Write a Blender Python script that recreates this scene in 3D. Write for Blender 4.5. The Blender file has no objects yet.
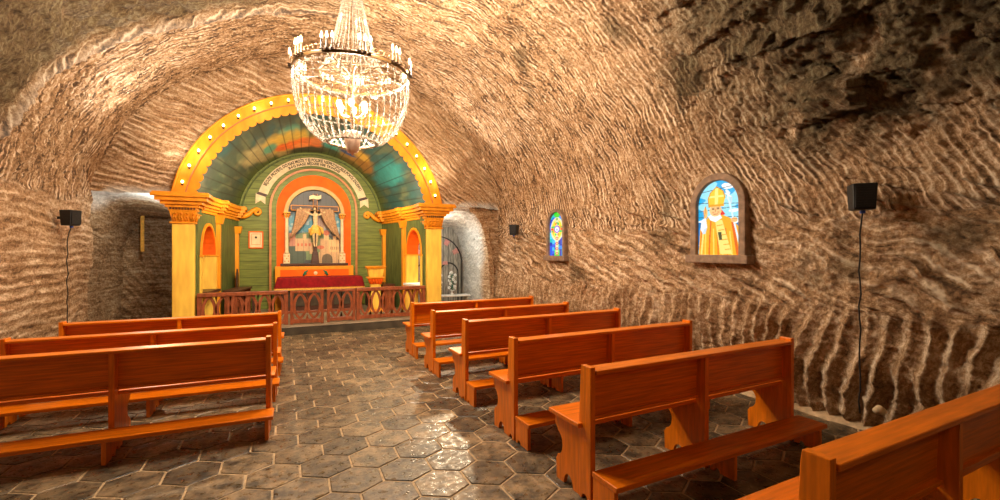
import bpy, math, random
import numpy as np
from mathutils import Vector, Matrix, noise as mnoise
random.seed(7); rng = np.random.default_rng(5)
C = bpy.context.scene.collection
PI = math.pi
sc = bpy.context.scene

# ------------------------------------------------------------------ helpers
def sm(a, b, x):
    t = np.clip((x - a) / (b - a), 0, 1); return t * t * (3 - 2 * t)

_perm = rng.permutation(256); _perm = np.concatenate([_perm, _perm, _perm])
_grad = rng.normal(size=(256, 3)); _grad /= np.linalg.norm(_grad, axis=1)[:, None]
def perlin(x, y, z):
    xi = np.floor(x).astype(int); yi = np.floor(y).astype(int); zi = np.floor(z).astype(int)
    xf = x - xi; yf = y - yi; zf = z - zi
    u = xf**3*(xf*(xf*6-15)+10); v = yf**3*(yf*(yf*6-15)+10); w = zf**3*(zf*(zf*6-15)+10)
    def g(a, b, c):
        h = _perm[_perm[_perm[(xi+a) & 255] + ((yi+b) & 255)] + ((zi+c) & 255)]
        G = _grad[h]; return G[..., 0]*(xf-a) + G[..., 1]*(yf-b) + G[..., 2]*(zf-c)
    x00 = g(0,0,0)*(1-u)+g(1,0,0)*u; x10 = g(0,1,0)*(1-u)+g(1,1,0)*u
    x01 = g(0,0,1)*(1-u)+g(1,0,1)*u; x11 = g(0,1,1)*(1-u)+g(1,1,1)*u
    return ((x00*(1-v)+x10*v)*(1-w) + (x01*(1-v)+x11*v)*w) * 1.6
def fbm(P, f, o=3):
    s = 0; a = 1; t = 0
    for _ in range(o):
        s = s + a*perlin(P[..., 0]*f+3.1, P[..., 1]*f+7.7, P[..., 2]*f+1.3); t += a; a *= .5; f *= 2.03
    return s / t
def facets(P, f, seed):
    # angular broken faces: every cell is a tilted plane
    shp = P.shape[:-1]; Q = (P*f).reshape(-1, 3)+seed; I = np.floor(Q).astype(int)
    best = np.full(len(Q), 1e9); out = np.zeros(len(Q))
    for dx in (-1, 0, 1):
        for dy in (-1, 0, 1):
            for dz in (-1, 0, 1):
                J = I+np.array([dx, dy, dz]); h = _perm[_perm[_perm[J[:, 0] & 255]+(J[:, 1] & 255)]+(J[:, 2] & 255)]
                c = J+.5+.48*_grad[h]; d = Q-c; r = (d**2).sum(1); w = r < best
                best = np.where(w, r, best); out = np.where(w, (d*_grad[(h*7+13) & 255]).sum(1)+.35*_grad[(h*3+5) & 255][:, 0], out)
    return out.reshape(shp)
def n2(x, y, f, seed=0.0):
    return perlin(x*f, y*f, np.zeros_like(x)+seed+.37)

class MB:
    def __init__(s): s.v = []; s.f = []; s.sm = []
    def add(s, vs, fs, smooth=False):
        o = len(s.v); s.v += [tuple(v) for v in vs]; s.f += [tuple(i+o for i in f) for f in fs]; s.sm += [smooth]*len(fs); return s
    def box(s, x0, x1, y0, y1, z0, z1):
        vs = [(x0,y0,z0),(x1,y0,z0),(x1,y1,z0),(x0,y1,z0),(x0,y0,z1),(x1,y0,z1),(x1,y1,z1),(x0,y1,z1)]
        return s.add(vs, [(0,3,2,1),(4,5,6,7),(0,1,5,4),(1,2,6,5),(2,3,7,6),(3,0,4,7)])
    def frustum(s, cx, cy, z0, z1, hx0, hy0, hx1, hy1):
        vs = [(cx-hx0,cy-hy0,z0),(cx+hx0,cy-hy0,z0),(cx+hx0,cy+hy0,z0),(cx-hx0,cy+hy0,z0),
              (cx-hx1,cy-hy1,z1),(cx+hx1,cy-hy1,z1),(cx+hx1,cy+hy1,z1),(cx-hx1,cy+hy1,z1)]
        return s.add(vs, [(0,3,2,1),(4,5,6,7),(0,1,5,4),(1,2,6,5),(2,3,7,6),(3,0,4,7)])
    def prism(s, pts, a0, a1, axis='x'):
        # polygon in the two other axes, extruded along axis; pts CCW
        def mk(p, a):
            return {'x': (a, p[0], p[1]), 'y': (p[0], a, p[1]), 'z': (p[0], p[1], a)}[axis]
        n = len(pts)
        vs = [mk(p, a0) for p in pts] + [mk(p, a1) for p in pts]
        return s.add(vs, [tuple(range(n))[::-1], tuple(range(n, 2*n))] + [(i, (i+1) % n, (i+1) % n+n, i+n) for i in range(n)])
    def ring_prism(s, outer, inner, a0, a1, axis='y', closed=True):
        def mk(p, a):
            return {'x': (a, p[0], p[1]), 'y': (p[0], a, p[1]), 'z': (p[0], p[1], a)}[axis]
        n = len(outer); m = n if closed else n-1
        vs = [mk(p, a0) for p in outer]+[mk(p, a0) for p in inner]+[mk(p, a1) for p in outer]+[mk(p, a1) for p in inner]
        fs = []
        for i in range(m):
            j = (i+1) % n
            fs += [(i, j, n+j, n+i), (2*n+i, 3*n+i, 3*n+j, 2*n+j), (i, 2*n+i, 2*n+j, j), (n+i, n+j, 3*n+j, 3*n+i)]
        if not closed:
            fs += [(0, n, 3*n, 2*n), (n-1, 3*n-1, 4*n-1, 2*n-1)]
        return s.add(vs, fs)
    def lathe(s, prof, cx=0, cy=0, n=16, z0=0, smooth=True):
        vs = []; fs = []
        for r, z in prof:
            for k in range(n):
                a = 2*PI*k/n; vs.append((cx+r*math.cos(a), cy+r*math.sin(a), z0+z))
        for i in range(len(prof)-1):
            for k in range(n):
                fs.append((i*n+k, i*n+(k+1) % n, (i+1)*n+(k+1) % n, (i+1)*n+k))
        fs.append(tuple(range(n))[::-1]); fs.append(tuple(range((len(prof)-1)*n, len(prof)*n)))
        return s.add(vs, fs, smooth)
    def tube(s, pts, r, n=8, smooth=True):
        pts = [Vector(p) for p in pts]; vs = []; fs = []
        rs = r if isinstance(r, (list, tuple)) else [r]*len(pts)
        up = None
        for i, p in enumerate(pts):
            t = (pts[min(i+1, len(pts)-1)] - pts[max(i-1, 0)]).normalized()
            if up is None: up = Vector((0,0,1)) if abs(t.z) < .9 else Vector((1,0,0))
            a = t.cross(up)
            if a.length < 1e-4: a = t.orthogonal()
            a.normalize(); b = t.cross(a).normalized(); up = -b if up.dot(-b) > 0 else b
            for k in range(n):
                q = 2*PI*k/n; vs.append(p + (a*math.cos(q)+b*math.sin(q))*rs[i])
        for i in range(len(pts)-1):
            for k in range(n):
                fs.append((i*n+k, i*n+(k+1) % n, (i+1)*n+(k+1) % n, (i+1)*n+k))
        fs.append(tuple(range(n))[::-1]); fs.append(tuple(range((len(pts)-1)*n, len(pts)*n)))
        return s.add(vs, fs, smooth)
    def ball(s, c, rx, ry=None, rz=None, n=8, m=6, smooth=True):
        ry = rx if ry is None else ry; rz = rx if rz is None else rz
        vs = [(c[0], c[1], c[2]-rz)]; fs = []
        for i in range(1, m):
            t = PI*i/m
            for k in range(n):
                a = 2*PI*k/n; vs.append((c[0]+rx*math.sin(t)*math.cos(a), c[1]+ry*math.sin(t)*math.sin(a), c[2]-rz*math.cos(t)))
        vs.append((c[0], c[1], c[2]+rz)); L = len(vs)-1
        for k in range(n):
            fs.append((0, 1+(k+1) % n, 1+k)); fs.append((L, L-n+k, L-n+(k+1) % n))
            for i in range(m-2):
                a = 1+i*n; fs.append((a+k, a+(k+1) % n, a+n+(k+1) % n, a+n+k))
        return s.add(vs, fs, smooth)
    def build(s, name, mat, parent=None, bevel=0, loc=None, rot=None):
        me = bpy.data.meshes.new(name); me.from_pydata(s.v, [], s.f); me.update()
        me.polygons.foreach_set('use_smooth', s.sm)
        o = bpy.data.objects.new(name, me); C.objects.link(o)
        if mat: me.materials.append(mat)
        if parent: o.parent = parent
        if loc: o.location = loc
        if rot: o.rotation_euler = rot
        if bevel:
            b = o.modifiers.new('bevel', 'BEVEL'); b.width = bevel; b.segments = 2; b.limit_method = 'ANGLE'
        return o

def fix_normals(o):
    import bmesh
    bm = bmesh.new(); bm.from_mesh(o.data); bmesh.ops.recalc_face_normals(bm, faces=bm.faces); bm.to_mesh(o.data); bm.free()

def tag(o, label=None, cat=None, group=None, kind=None):
    if label: o['label'] = label
    if cat: o['category'] = cat
    if group: o['group'] = group
    if kind: o['kind'] = kind
    return o
def empty(name, loc=(0,0,0), rz=0, **k):
    o = bpy.data.objects.new(name, None); C.objects.link(o); o.location = loc; o.rotation_euler = (0,0,rz)
    o.empty_display_size = .1
    return tag(o, **k)
def copy_tree(o, parent=None):
    c = o.copy(); C.objects.link(c); c.parent = parent
    for ch in o.children: copy_tree(ch, c)
    return c

def grid_mesh(name, P, mat, parent=None, color=None, uv=None, mask=None, smooth=True, flip=False):
    """P: (n,m,3) array of points -> one mesh"""
    n, m = P.shape[:2]
    idx = np.arange(n*m).reshape(n, m)
    a = idx[:-1, :-1]; b = idx[1:, :-1]; c = idx[1:, 1:]; d = idx[:-1, 1:]
    F = np.stack([a, b, c, d], -1).reshape(-1, 4)
    if flip: F = F[:, ::-1]
    if mask is not None:
        mk = mask.reshape(-1)[F].all(axis=1); F = F[mk]
    me = bpy.data.meshes.new(name)
    me.vertices.add(n*m); me.vertices.foreach_set('co', P.reshape(-1).astype(np.float32))
    me.loops.add(F.size); me.loops.foreach_set('vertex_index', F.reshape(-1).astype(np.int32))
    me.polygons.add(len(F)); me.polygons.foreach_set('loop_start', np.arange(0, F.size, 4, dtype=np.int32))
    me.polygons.foreach_set('loop_total', np.full(len(F), 4, dtype=np.int32))
    me.update(calc_edges=True)
    me.polygons.foreach_set('use_smooth', np.full(len(F), smooth))
    if color is not None:
        ca = me.color_attributes.new('Col', 'FLOAT_COLOR', 'POINT')
        col = np.ones((n*m, 4), np.float32); col[:, :3] = color.reshape(-1, 3); ca.data.foreach_set('color', col.reshape(-1))
    if uv is not None:
        ul = me.uv_layers.new(name='UVMap'); ul.data.foreach_set('uv', uv.reshape(-1, 2)[F.reshape(-1)].reshape(-1).astype(np.float32))
    if mask is not None:
        import bmesh
        bm = bmesh.new(); bm.from_mesh(me); bmesh.ops.delete(bm, geom=[v for v in bm.verts if not v.link_faces], context='VERTS'); bm.to_mesh(me); bm.free()
    me.validate()
    o = bpy.data.objects.new(name, me); C.objects.link(o); me.materials.append(mat)
    if parent: o.parent = parent
    return o

# ------------------------------------------------------------------ materials
def srgb(r, g, b):
    f = lambda c: (c/255/12.92) if c/255 <= .04045 else ((c/255+.055)/1.055)**2.4
    return (f(r), f(g), f(b))
def newmat(name):
    m = bpy.data.materials.new(name); m.use_nodes = True; nt = m.node_tree; return m, nt, nt.nodes['Principled BSDF'], nt.nodes, nt.links
def mat(name, col, rough=.5, metal=0, var=.25, scale=8, bump=.1, stretch=(1,1,1), coat=0, emis=None, es=0, coords='Object', detail=4):
    m, nt, b, N, L = newmat(name)
    tc = N.new('ShaderNodeTexCoord'); mp = N.new('ShaderNodeMapping'); mp.inputs['Scale'].default_value = stretch
    L.new(tc.outputs[coords], mp.inputs['Vector'])
    nz = N.new('ShaderNodeTexNoise'); nz.inputs['Scale'].default_value = scale; nz.inputs['Detail'].default_value = detail
    L.new(mp.outputs[0], nz.inputs['Vector'])
    cr = N.new('ShaderNodeValToRGB')
    cr.color_ramp.elements[0].position = .3; cr.color_ramp.elements[1].position = .72
    cr.color_ramp.elements[0].color = (*[c*(1-var) for c in col], 1); cr.color_ramp.elements[1].color = (*[min(1, c*(1+var)) for c in col], 1)
    L.new(nz.outputs['Fac'], cr.inputs[0]); L.new(cr.outputs[0], b.inputs['Base Color'])
    b.inputs['Roughness'].default_value = rough; b.inputs['Metallic'].default_value = metal; b.inputs['Specular IOR Level'].default_value = .3
    if coat: b.inputs['Coat Weight'].default_value = coat; b.inputs['Coat Roughness'].default_value = .2
    if bump:
        bp = N.new('ShaderNodeBump'); bp.inputs['Strength'].default_value = bump; bp.inputs['Distance'].default_value = .01
        L.new(nz.outputs['Fac'], bp.inputs['Height']); L.new(bp.outputs[0], b.inputs['Normal'])
    if emis: b.inputs['Emission Color'].default_value = (*emis, 1); b.inputs['Emission Strength'].default_value = es
    return m
def colmat(name, rough=.6, emis=0, var=.15, scale=30, base=True, plank=None, bump=.15):
    """material that takes its colours from the painted colour attribute"""
    m, nt, b, N, L = newmat(name)
    at = N.new('ShaderNodeVertexColor'); at.layer_name = 'Col'
    tc = N.new('ShaderNodeTexCoord'); nz = N.new('ShaderNodeTexNoise'); nz.inputs['Scale'].default_value = scale
    L.new(tc.outputs['Object'], nz.inputs['Vector'])
    mr = N.new('ShaderNodeMapRange'); mr.inputs['To Min'].default_value = 1-var; mr.inputs['To Max'].default_value = 1+var
    L.new(nz.outputs['Fac'], mr.inputs[0])
    mx = N.new('ShaderNodeVectorMath'); mx.operation = 'MULTIPLY'
    L.new(at.outputs[0], mx.inputs[0]); L.new(mr.outputs[0], mx.inputs[1])
    if base: L.new(mx.outputs[0], b.inputs['Base Color'])
    else: b.inputs['Base Color'].default_value = (.02,.02,.02,1)
    if emis: L.new(mx.outputs[0], b.inputs['Emission Color']); b.inputs['Emission Strength'].default_value = emis
    b.inputs['Roughness'].default_value = rough
    bp = N.new('ShaderNodeBump'); bp.inputs['Strength'].default_value = bump; bp.inputs['Distance'].default_value = .005
    L.new(nz.outputs['Fac'], bp.inputs['Height']); L.new(bp.outputs[0], b.inputs['Normal'])
    return m

def rockmat(name, dark, mid, light, dirty, bumpd=.03, uvs=(1.15, 1.6), extra=None):
    m, nt, b, N, L = newmat(name)
    geo = N.new('ShaderNodeNewGeometry'); uv = N.new('ShaderNodeUVMap'); uv.uv_map = 'UVMap'
    mp = N.new('ShaderNodeMapping'); mp.inputs['Scale'].default_value = (uvs[0], uvs[1], 1); L.new(uv.outputs[0], mp.inputs[0])
    st = N.new('ShaderNodeTexNoise'); st.inputs['Scale'].default_value = 1; st.inputs['Detail'].default_value = 6; st.inputs['Roughness'].default_value = .7; st.inputs['Distortion'].default_value = .6
    L.new(mp.outputs[0], st.inputs['Vector'])
    n1 = N.new('ShaderNodeTexNoise'); n1.inputs['Scale'].default_value = 26; n1.inputs['Detail'].default_value = 9; n1.inputs['Roughness'].default_value = .82; n1.inputs['Distortion'].default_value = .4; L.new(geo.outputs['Position'], n1.inputs['Vector'])
    n2_ = N.new('ShaderNodeTexNoise'); n2_.inputs['Scale'].default_value = 1.1; n2_.inputs['Detail'].default_value = 5; L.new(geo.outputs['Position'], n2_.inputs['Vector'])
    mpb = N.new('ShaderNodeMapping'); mpb.inputs['Scale'].default_value = (uvs[0]*2.7, uvs[1]*2.4, 1); L.new(uv.outputs[0], mpb.inputs[0])
    stb = N.new('ShaderNodeTexNoise'); stb.inputs['Scale'].default_value = 1; stb.inputs['Detail'].default_value = 5; stb.inputs['Roughness'].default_value = .65; stb.inputs['Distortion'].default_value = .5
    L.new(mpb.outputs[0], stb.inputs['Vector'])
    sx = N.new('ShaderNodeMix'); sx.data_type = 'FLOAT'; sx.inputs[0].default_value = .5
    L.new(st.outputs['Fac'], sx.inputs[2]); L.new(stb.outputs['Fac'], sx.inputs[3])  # groove-wise streaks colour in relief that the lamps barely show
    # pale lines along the grooves: ridge highlights put into the colour
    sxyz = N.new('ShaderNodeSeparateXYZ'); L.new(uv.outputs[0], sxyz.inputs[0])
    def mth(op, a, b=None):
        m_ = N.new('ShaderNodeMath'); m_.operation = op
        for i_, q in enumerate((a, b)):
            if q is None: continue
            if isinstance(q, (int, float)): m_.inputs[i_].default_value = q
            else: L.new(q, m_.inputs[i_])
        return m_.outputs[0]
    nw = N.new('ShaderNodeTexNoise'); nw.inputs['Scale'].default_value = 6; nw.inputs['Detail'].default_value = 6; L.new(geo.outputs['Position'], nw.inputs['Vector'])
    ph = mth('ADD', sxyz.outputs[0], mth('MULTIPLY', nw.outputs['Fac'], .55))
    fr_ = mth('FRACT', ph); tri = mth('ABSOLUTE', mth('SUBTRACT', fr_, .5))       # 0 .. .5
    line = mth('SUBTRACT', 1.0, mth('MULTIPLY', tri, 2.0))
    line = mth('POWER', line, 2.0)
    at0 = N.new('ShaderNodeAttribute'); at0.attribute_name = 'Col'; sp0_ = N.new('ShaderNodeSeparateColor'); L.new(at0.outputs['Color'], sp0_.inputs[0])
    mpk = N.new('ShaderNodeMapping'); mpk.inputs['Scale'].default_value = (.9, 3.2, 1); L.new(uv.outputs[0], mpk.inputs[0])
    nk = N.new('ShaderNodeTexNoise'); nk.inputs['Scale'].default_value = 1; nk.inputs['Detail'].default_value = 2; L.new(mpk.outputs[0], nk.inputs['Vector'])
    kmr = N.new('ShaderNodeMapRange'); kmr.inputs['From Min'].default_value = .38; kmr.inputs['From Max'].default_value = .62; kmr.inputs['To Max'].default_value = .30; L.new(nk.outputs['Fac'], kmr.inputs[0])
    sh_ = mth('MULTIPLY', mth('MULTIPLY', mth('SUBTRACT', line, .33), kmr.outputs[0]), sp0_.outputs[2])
    base_ = N.new('ShaderNodeMix'); base_.data_type = 'FLOAT'; base_.inputs[0].default_value = .52
    L.new(sx.outputs[0], base_.inputs[2]); L.new(n1.outputs['Fac'], base_.inputs[3])
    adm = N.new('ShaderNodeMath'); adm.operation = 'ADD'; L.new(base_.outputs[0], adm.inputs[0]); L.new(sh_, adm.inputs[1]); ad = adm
    cr = N.new('ShaderNodeValToRGB'); e = cr.color_ramp.elements
    e[0].position = .40; e[0].color = (*dark, 1); e[1].position = .60; e[1].color = (*light, 1)
    k = e.new(.49); k.color = (*mid, 1)
    L.new(ad.outputs[0], cr.inputs[0])
    mr = N.new('ShaderNodeMapRange'); mr.inputs['From Min'].default_value = .5; mr.inputs['From Max'].default_value = .68
    L.new(n2_.outputs['Fac'], mr.inputs[0])
    at = N.new('ShaderNodeAttribute'); at.attribute_name = 'Col'      # colour zones: r = dark greenish rock and stains, g = pale rock
    sep = N.new('ShaderNodeSeparateColor'); L.new(at.outputs['Color'], sep.inputs[0])
    mul = N.new('ShaderNodeMath'); mul.operation = 'MULTIPLY'; mul.inputs[1].default_value = .55; L.new(mr.outputs[0], mul.inputs[0])
    mx = N.new('ShaderNodeMix'); mx.data_type = 'RGBA'; L.new(mul.outputs[0], mx.inputs[0]); L.new(cr.outputs[0], mx.inputs[6])
    md = N.new('ShaderNodeMix'); md.data_type = 'RGBA'; md.blend_type = 'MULTIPLY'; md.inputs[0].default_value = 1; L.new(cr.outputs[0], md.inputs[6]); md.inputs[7].default_value = (*dirty, 1)
    L.new(md.outputs[2], mx.inputs[7])
    # dark greenish zone
    md2 = N.new('ShaderNodeMix'); md2.data_type = 'RGBA'; md2.blend_type = 'MULTIPLY'; L.new(sep.outputs[0], md2.inputs[0]); L.new(mx.outputs[2], md2.inputs[6]); md2.inputs[7].default_value = (.27,.28,.22,1)
    # pale zone
    cr2 = N.new('ShaderNodeValToRGB'); e2 = cr2.color_ramp.elements; e2[0].position = .36; e2[0].color = (.30,.29,.26,1); e2[1].position = .6; e2[1].color = (.85,.84,.78,1); L.new(ad.outputs[0], cr2.inputs[0])
    md3 = N.new('ShaderNodeMix'); md3.data_type = 'RGBA'; L.new(sep.outputs[1], md3.inputs[0]); L.new(md2.outputs[2], md3.inputs[6]); L.new(cr2.outputs[0], md3.inputs[7])
    L.new(md3.outputs[2], b.inputs['Base Color'])
    b.inputs['Roughness'].default_value = .8; b.inputs['Specular IOR Level'].default_value = .35
    bp = N.new('ShaderNodeBump'); bp.inputs['Strength'].default_value = 1; bp.inputs['Distance'].default_value = bumpd
    L.new(ad.outputs[0], bp.inputs['Height']); L.new(bp.outputs[0], b.inputs['Normal'])
    return m

M = {}
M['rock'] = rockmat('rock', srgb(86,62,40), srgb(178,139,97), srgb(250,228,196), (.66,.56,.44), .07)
M['bench_h'] = mat('bench_wood_long', (.64,.150,.002), .36, var=.24, scale=3, stretch=(1.2,14,26), bump=.06, coat=.12)
M['bench_v'] = mat('bench_wood_upright', (.68,.165,.002), .36, var=.22, scale=3, stretch=(14,14,1.4), bump=.06, coat=.12)
M['rail'] = mat('rail_wood', (.25,.065,.024), .4, var=.35, scale=4, stretch=(5,5,2), bump=.08, coat=.2)
M['gold'] = mat('gold_paint', (.78,.285,.012), .4, var=.18, scale=3, stretch=(3,3,1), bump=.06)
M['cream'] = mat('cream_gold_paint', (.98,.56,.08), .45, var=.2, scale=2.2, stretch=(5,5,1), bump=.08)
M['orange'] = mat('orange_paint', (.88,.115,.0), .7, var=.2, scale=4, bump=.05)
M['tan'] = mat('tan_gold_paint', (.52,.33,.11), .5, var=.2, scale=5)
M['riser'] = mat('dark_riser', (.06,.045,.028), .7, var=.4, scale=5, bump=.3)
M['green'] = mat('green_boards', (.165,.195,.035), .5, var=.28, scale=2.5, stretch=(1,1,8), bump=.1)
M['dkgreen'] = mat('dark_green_boards', (.10,.13,.035), .5, var=.4, scale=3, stretch=(6,6,1), bump=.1)
M['seam'] = mat('board_seam', (.03,.035,.012), .8, var=.1)
M['copper'] = mat('copper_trim', (.50,.19,.06), .4, var=.25, scale=6)
M['stone'] = mat('window_stone', (.235,.155,.10), .8, var=.35, scale=14, bump=.5)
M['platform'] = mat('platform_stone', (.26,.20,.13), .5, var=.4, scale=5, bump=.3)
M['black'] = mat('black_plastic', (.012,.012,.012), .45, var=.2, scale=40)
M['cable'] = mat('cable_rubber', (.015,.013,.012), .6)
M['blue'] = mat('blue_plug', (.02,.06,.35), .4)
M['red'] = mat('red_velvet', (.22,.002,.004), .85, var=.3, scale=14, bump=.2)
M['fringe'] = mat('gold_fringe', (.75,.38,.06), .6, var=.4, scale=70, bump=.6)
M['brown'] = mat('dark_brown_wood', (.07,.028,.016), .4, var=.3, scale=5, stretch=(1,1,6))
M['brass'] = mat('aged_brass', (.10,.05,.015), .35, metal=.6, var=.3, scale=30)
M['skin'] = mat('carved_ivory', (.62,.45,.24), .5, var=.25, scale=20)
M['cloth_y'] = mat('carved_yellow_cloth', (.75,.42,.07), .5, var=.25, scale=20)
M['net'] = mat('carved_brown_drape', (.40,.23,.12), .55, var=.4, scale=35, bump=.5)
M['hair'] = mat('carved_dark_hair', (.06,.03,.015), .6)
M['parch'] = mat('parchment', (.74,.57,.34), .6, var=.15, scale=9)
M['ink'] = mat('ink', (.03,.02,.01), .7, var=.1)
M['white'] = mat('white_petals', (.8,.8,.76), .6, var=.1, scale=30)
M['leaf'] = mat('green_leaf', (.02,.17,.09), .5, var=.4, scale=30)
M['pink'] = mat('pink_plaster', (.66,.30,.26), .6, var=.15, scale=15)
M['greywood'] = mat('grey_weathered_wood', (.36,.33,.27), .6, var=.45, scale=5, stretch=(6,6,1), bump=.2)
M['greydark'] = mat('dark_door_joint', (.04,.035,.03), .7)
M['glass_white'] = mat('white_ceramic', (.75,.74,.7), .3)
M['candle'] = mat('candle_sleeve', (.05,.022,.006), .5, var=.2, scale=30)
def emit(name, col, s):
    m, nt, b, N, L = newmat(name); b.inputs['Base Color'].default_value = (*col, 1); b.inputs['Emission Color'].default_value = (*col, 1); b.inputs['Emission Strength'].default_value = s; return m
M['bulb'] = emit('lit_bulb', (1,.78,.45), 9)
M['bulb_big'] = emit('lit_chandelier_bulb', (1,.86,.62), 14)
M['bulb_arch'] = emit('lit_arch_bulb', (1,.74,.36), 12)
m, nt, b, N, L = newmat('crystal'); M['crystal'] = m
b.inputs['Base Color'].default_value = (.92,.84,.72,1); b.inputs['Roughness'].default_value = .08; b.inputs['Transmission Weight'].default_value = .86; b.inputs['IOR'].default_value = 1.5; b.inputs['Specular IOR Level'].default_value = .9
m, nt, b, N, L = newmat('frosted_cup'); M['cup'] = m
b.inputs['Base Color'].default_value = (.62,.44,.33,1); b.inputs['Roughness'].default_value = .4

# floor tile material
m, nt, b, N, L = newmat('hex_slate'); M['tile'] = m
geo = N.new('ShaderNodeNewGeometry')
n1 = N.new('ShaderNodeTexNoise'); n1.inputs['Scale'].default_value = 7; n1.inputs['Detail'].default_value = 8; n1.inputs['Roughness'].default_value = .65
L.new(geo.outputs['Position'], n1.inputs['Vector'])
cr = N.new('ShaderNodeValToRGB'); e = cr.color_ramp.elements; e[0].position = .38; e[0].color = (.040,.030,.017,1); e[1].position = .64; e[1].color = (.22,.15,.078,1); L.new(n1.outputs['Fac'], cr.inputs[0])
mr = N.new('ShaderNodeMapRange'); mr.inputs['To Min'].default_value = .5; mr.inputs['To Max'].default_value = 1.45; L.new(geo.outputs['Random Per Island'], mr.inputs[0])
vm = N.new('ShaderNodeVectorMath'); vm.operation = 'MULTIPLY'; L.new(cr.outputs[0], vm.inputs[0]); L.new(mr.outputs[0], vm.inputs[1]); L.new(vm.outputs[0], b.inputs['Base Color'])
n3 = N.new('ShaderNodeTexNoise'); n3.inputs['Scale'].default_value = 22; n3.inputs['Detail'].default_value = 6; L.new(geo.outputs['Position'], n3.inputs['Vector'])
mr2 = N.new('ShaderNodeMapRange'); mr2.inputs['From Min'].default_value = .35; mr2.inputs['From Max'].default_value = .65; mr2.inputs['To Min'].default_value = .20; mr2.inputs['To Max'].default_value = .62; L.new(n3.outputs['Fac'], mr2.inputs[0]); L.new(mr2.outputs[0], b.inputs['Roughness'])
bp = N.new('ShaderNodeBump'); bp.inputs['Strength'].default_value = .6; bp.inputs['Distance'].default_value = .012; L.new(n1.outputs['Fac'], bp.inputs['Height'])
bp2 = N.new('ShaderNodeBump'); bp2.inputs['Strength'].default_value = .6; bp2.inputs['Distance'].default_value = .003; L.new(n3.outputs['Fac'], bp2.inputs['Height']); L.new(bp.outputs[0], bp2.inputs['Normal']); L.new(bp2.outputs[0], b.inputs['Normal'])
M['mortar'] = mat('mortar', (.42,.29,.16), .7, var=.3, scale=20, bump=.3, coords='Object')

# ------------------------------------------------------------------ camera
H = 1.65; PSI = math.radians(25.5); F = 450.0
cam_d = bpy.data.cameras.new('camera'); cam = bpy.data.objects.new('camera', cam_d); C.objects.link(cam)
cam.location = (0, 0, H); cam.rotation_euler = (PI/2, 0, -PSI)
cam_d.sensor_width = 36; cam_d.lens = 36*F/1000; cam_d.clip_start = .05
sc.camera = cam

# ------------------------------------------------------------------ cave shell
EX, EZ, EA, EB = .85, 2.4, 3.87, 3.2
prof = [(4.95, -.12), (4.88, .1), (4.80, .6), (4.76, 1.4), (4.74, 2.0)]
for i in range(0, 181):
    t = PI*i/180; prof.append((EX+EA*math.cos(t), EZ+EB*math.sin(t)))
prof += [(-3.04, 1.8), (-3.06, 1.0), (-3.10, .4), (-3.16, -.12)]
prof = np.array(prof); seg = np.r_[0, np.cumsum(np.linalg.norm(np.diff(prof, axis=0), axis=1))]; ST = seg[-1]
def prof_at(s):
    x = np.interp(s, seg, prof[:, 0]); z = np.interp(s, seg, prof[:, 1])
    e = .05; dx = np.interp(s+e, seg, prof[:, 0])-np.interp(s-e, seg, prof[:, 0]); dz = np.interp(s+e, seg, prof[:, 1])-np.interp(s-e, seg, prof[:, 1])
    l = np.hypot(dx, dz)+1e-9
    return x, z, -dz/l, dx/l          # inward normal for a right-to-left arch
YEND = 10.15
def ridge(g, p=1.0):
    fr = g/p - np.floor(g/p); r = np.abs(fr-.5)*2
    return r
SR = np.interp(2.4, prof[:100, 1], seg[:100])       # arc length where the right wall turns into the vault
SL = ST-2.55
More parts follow.
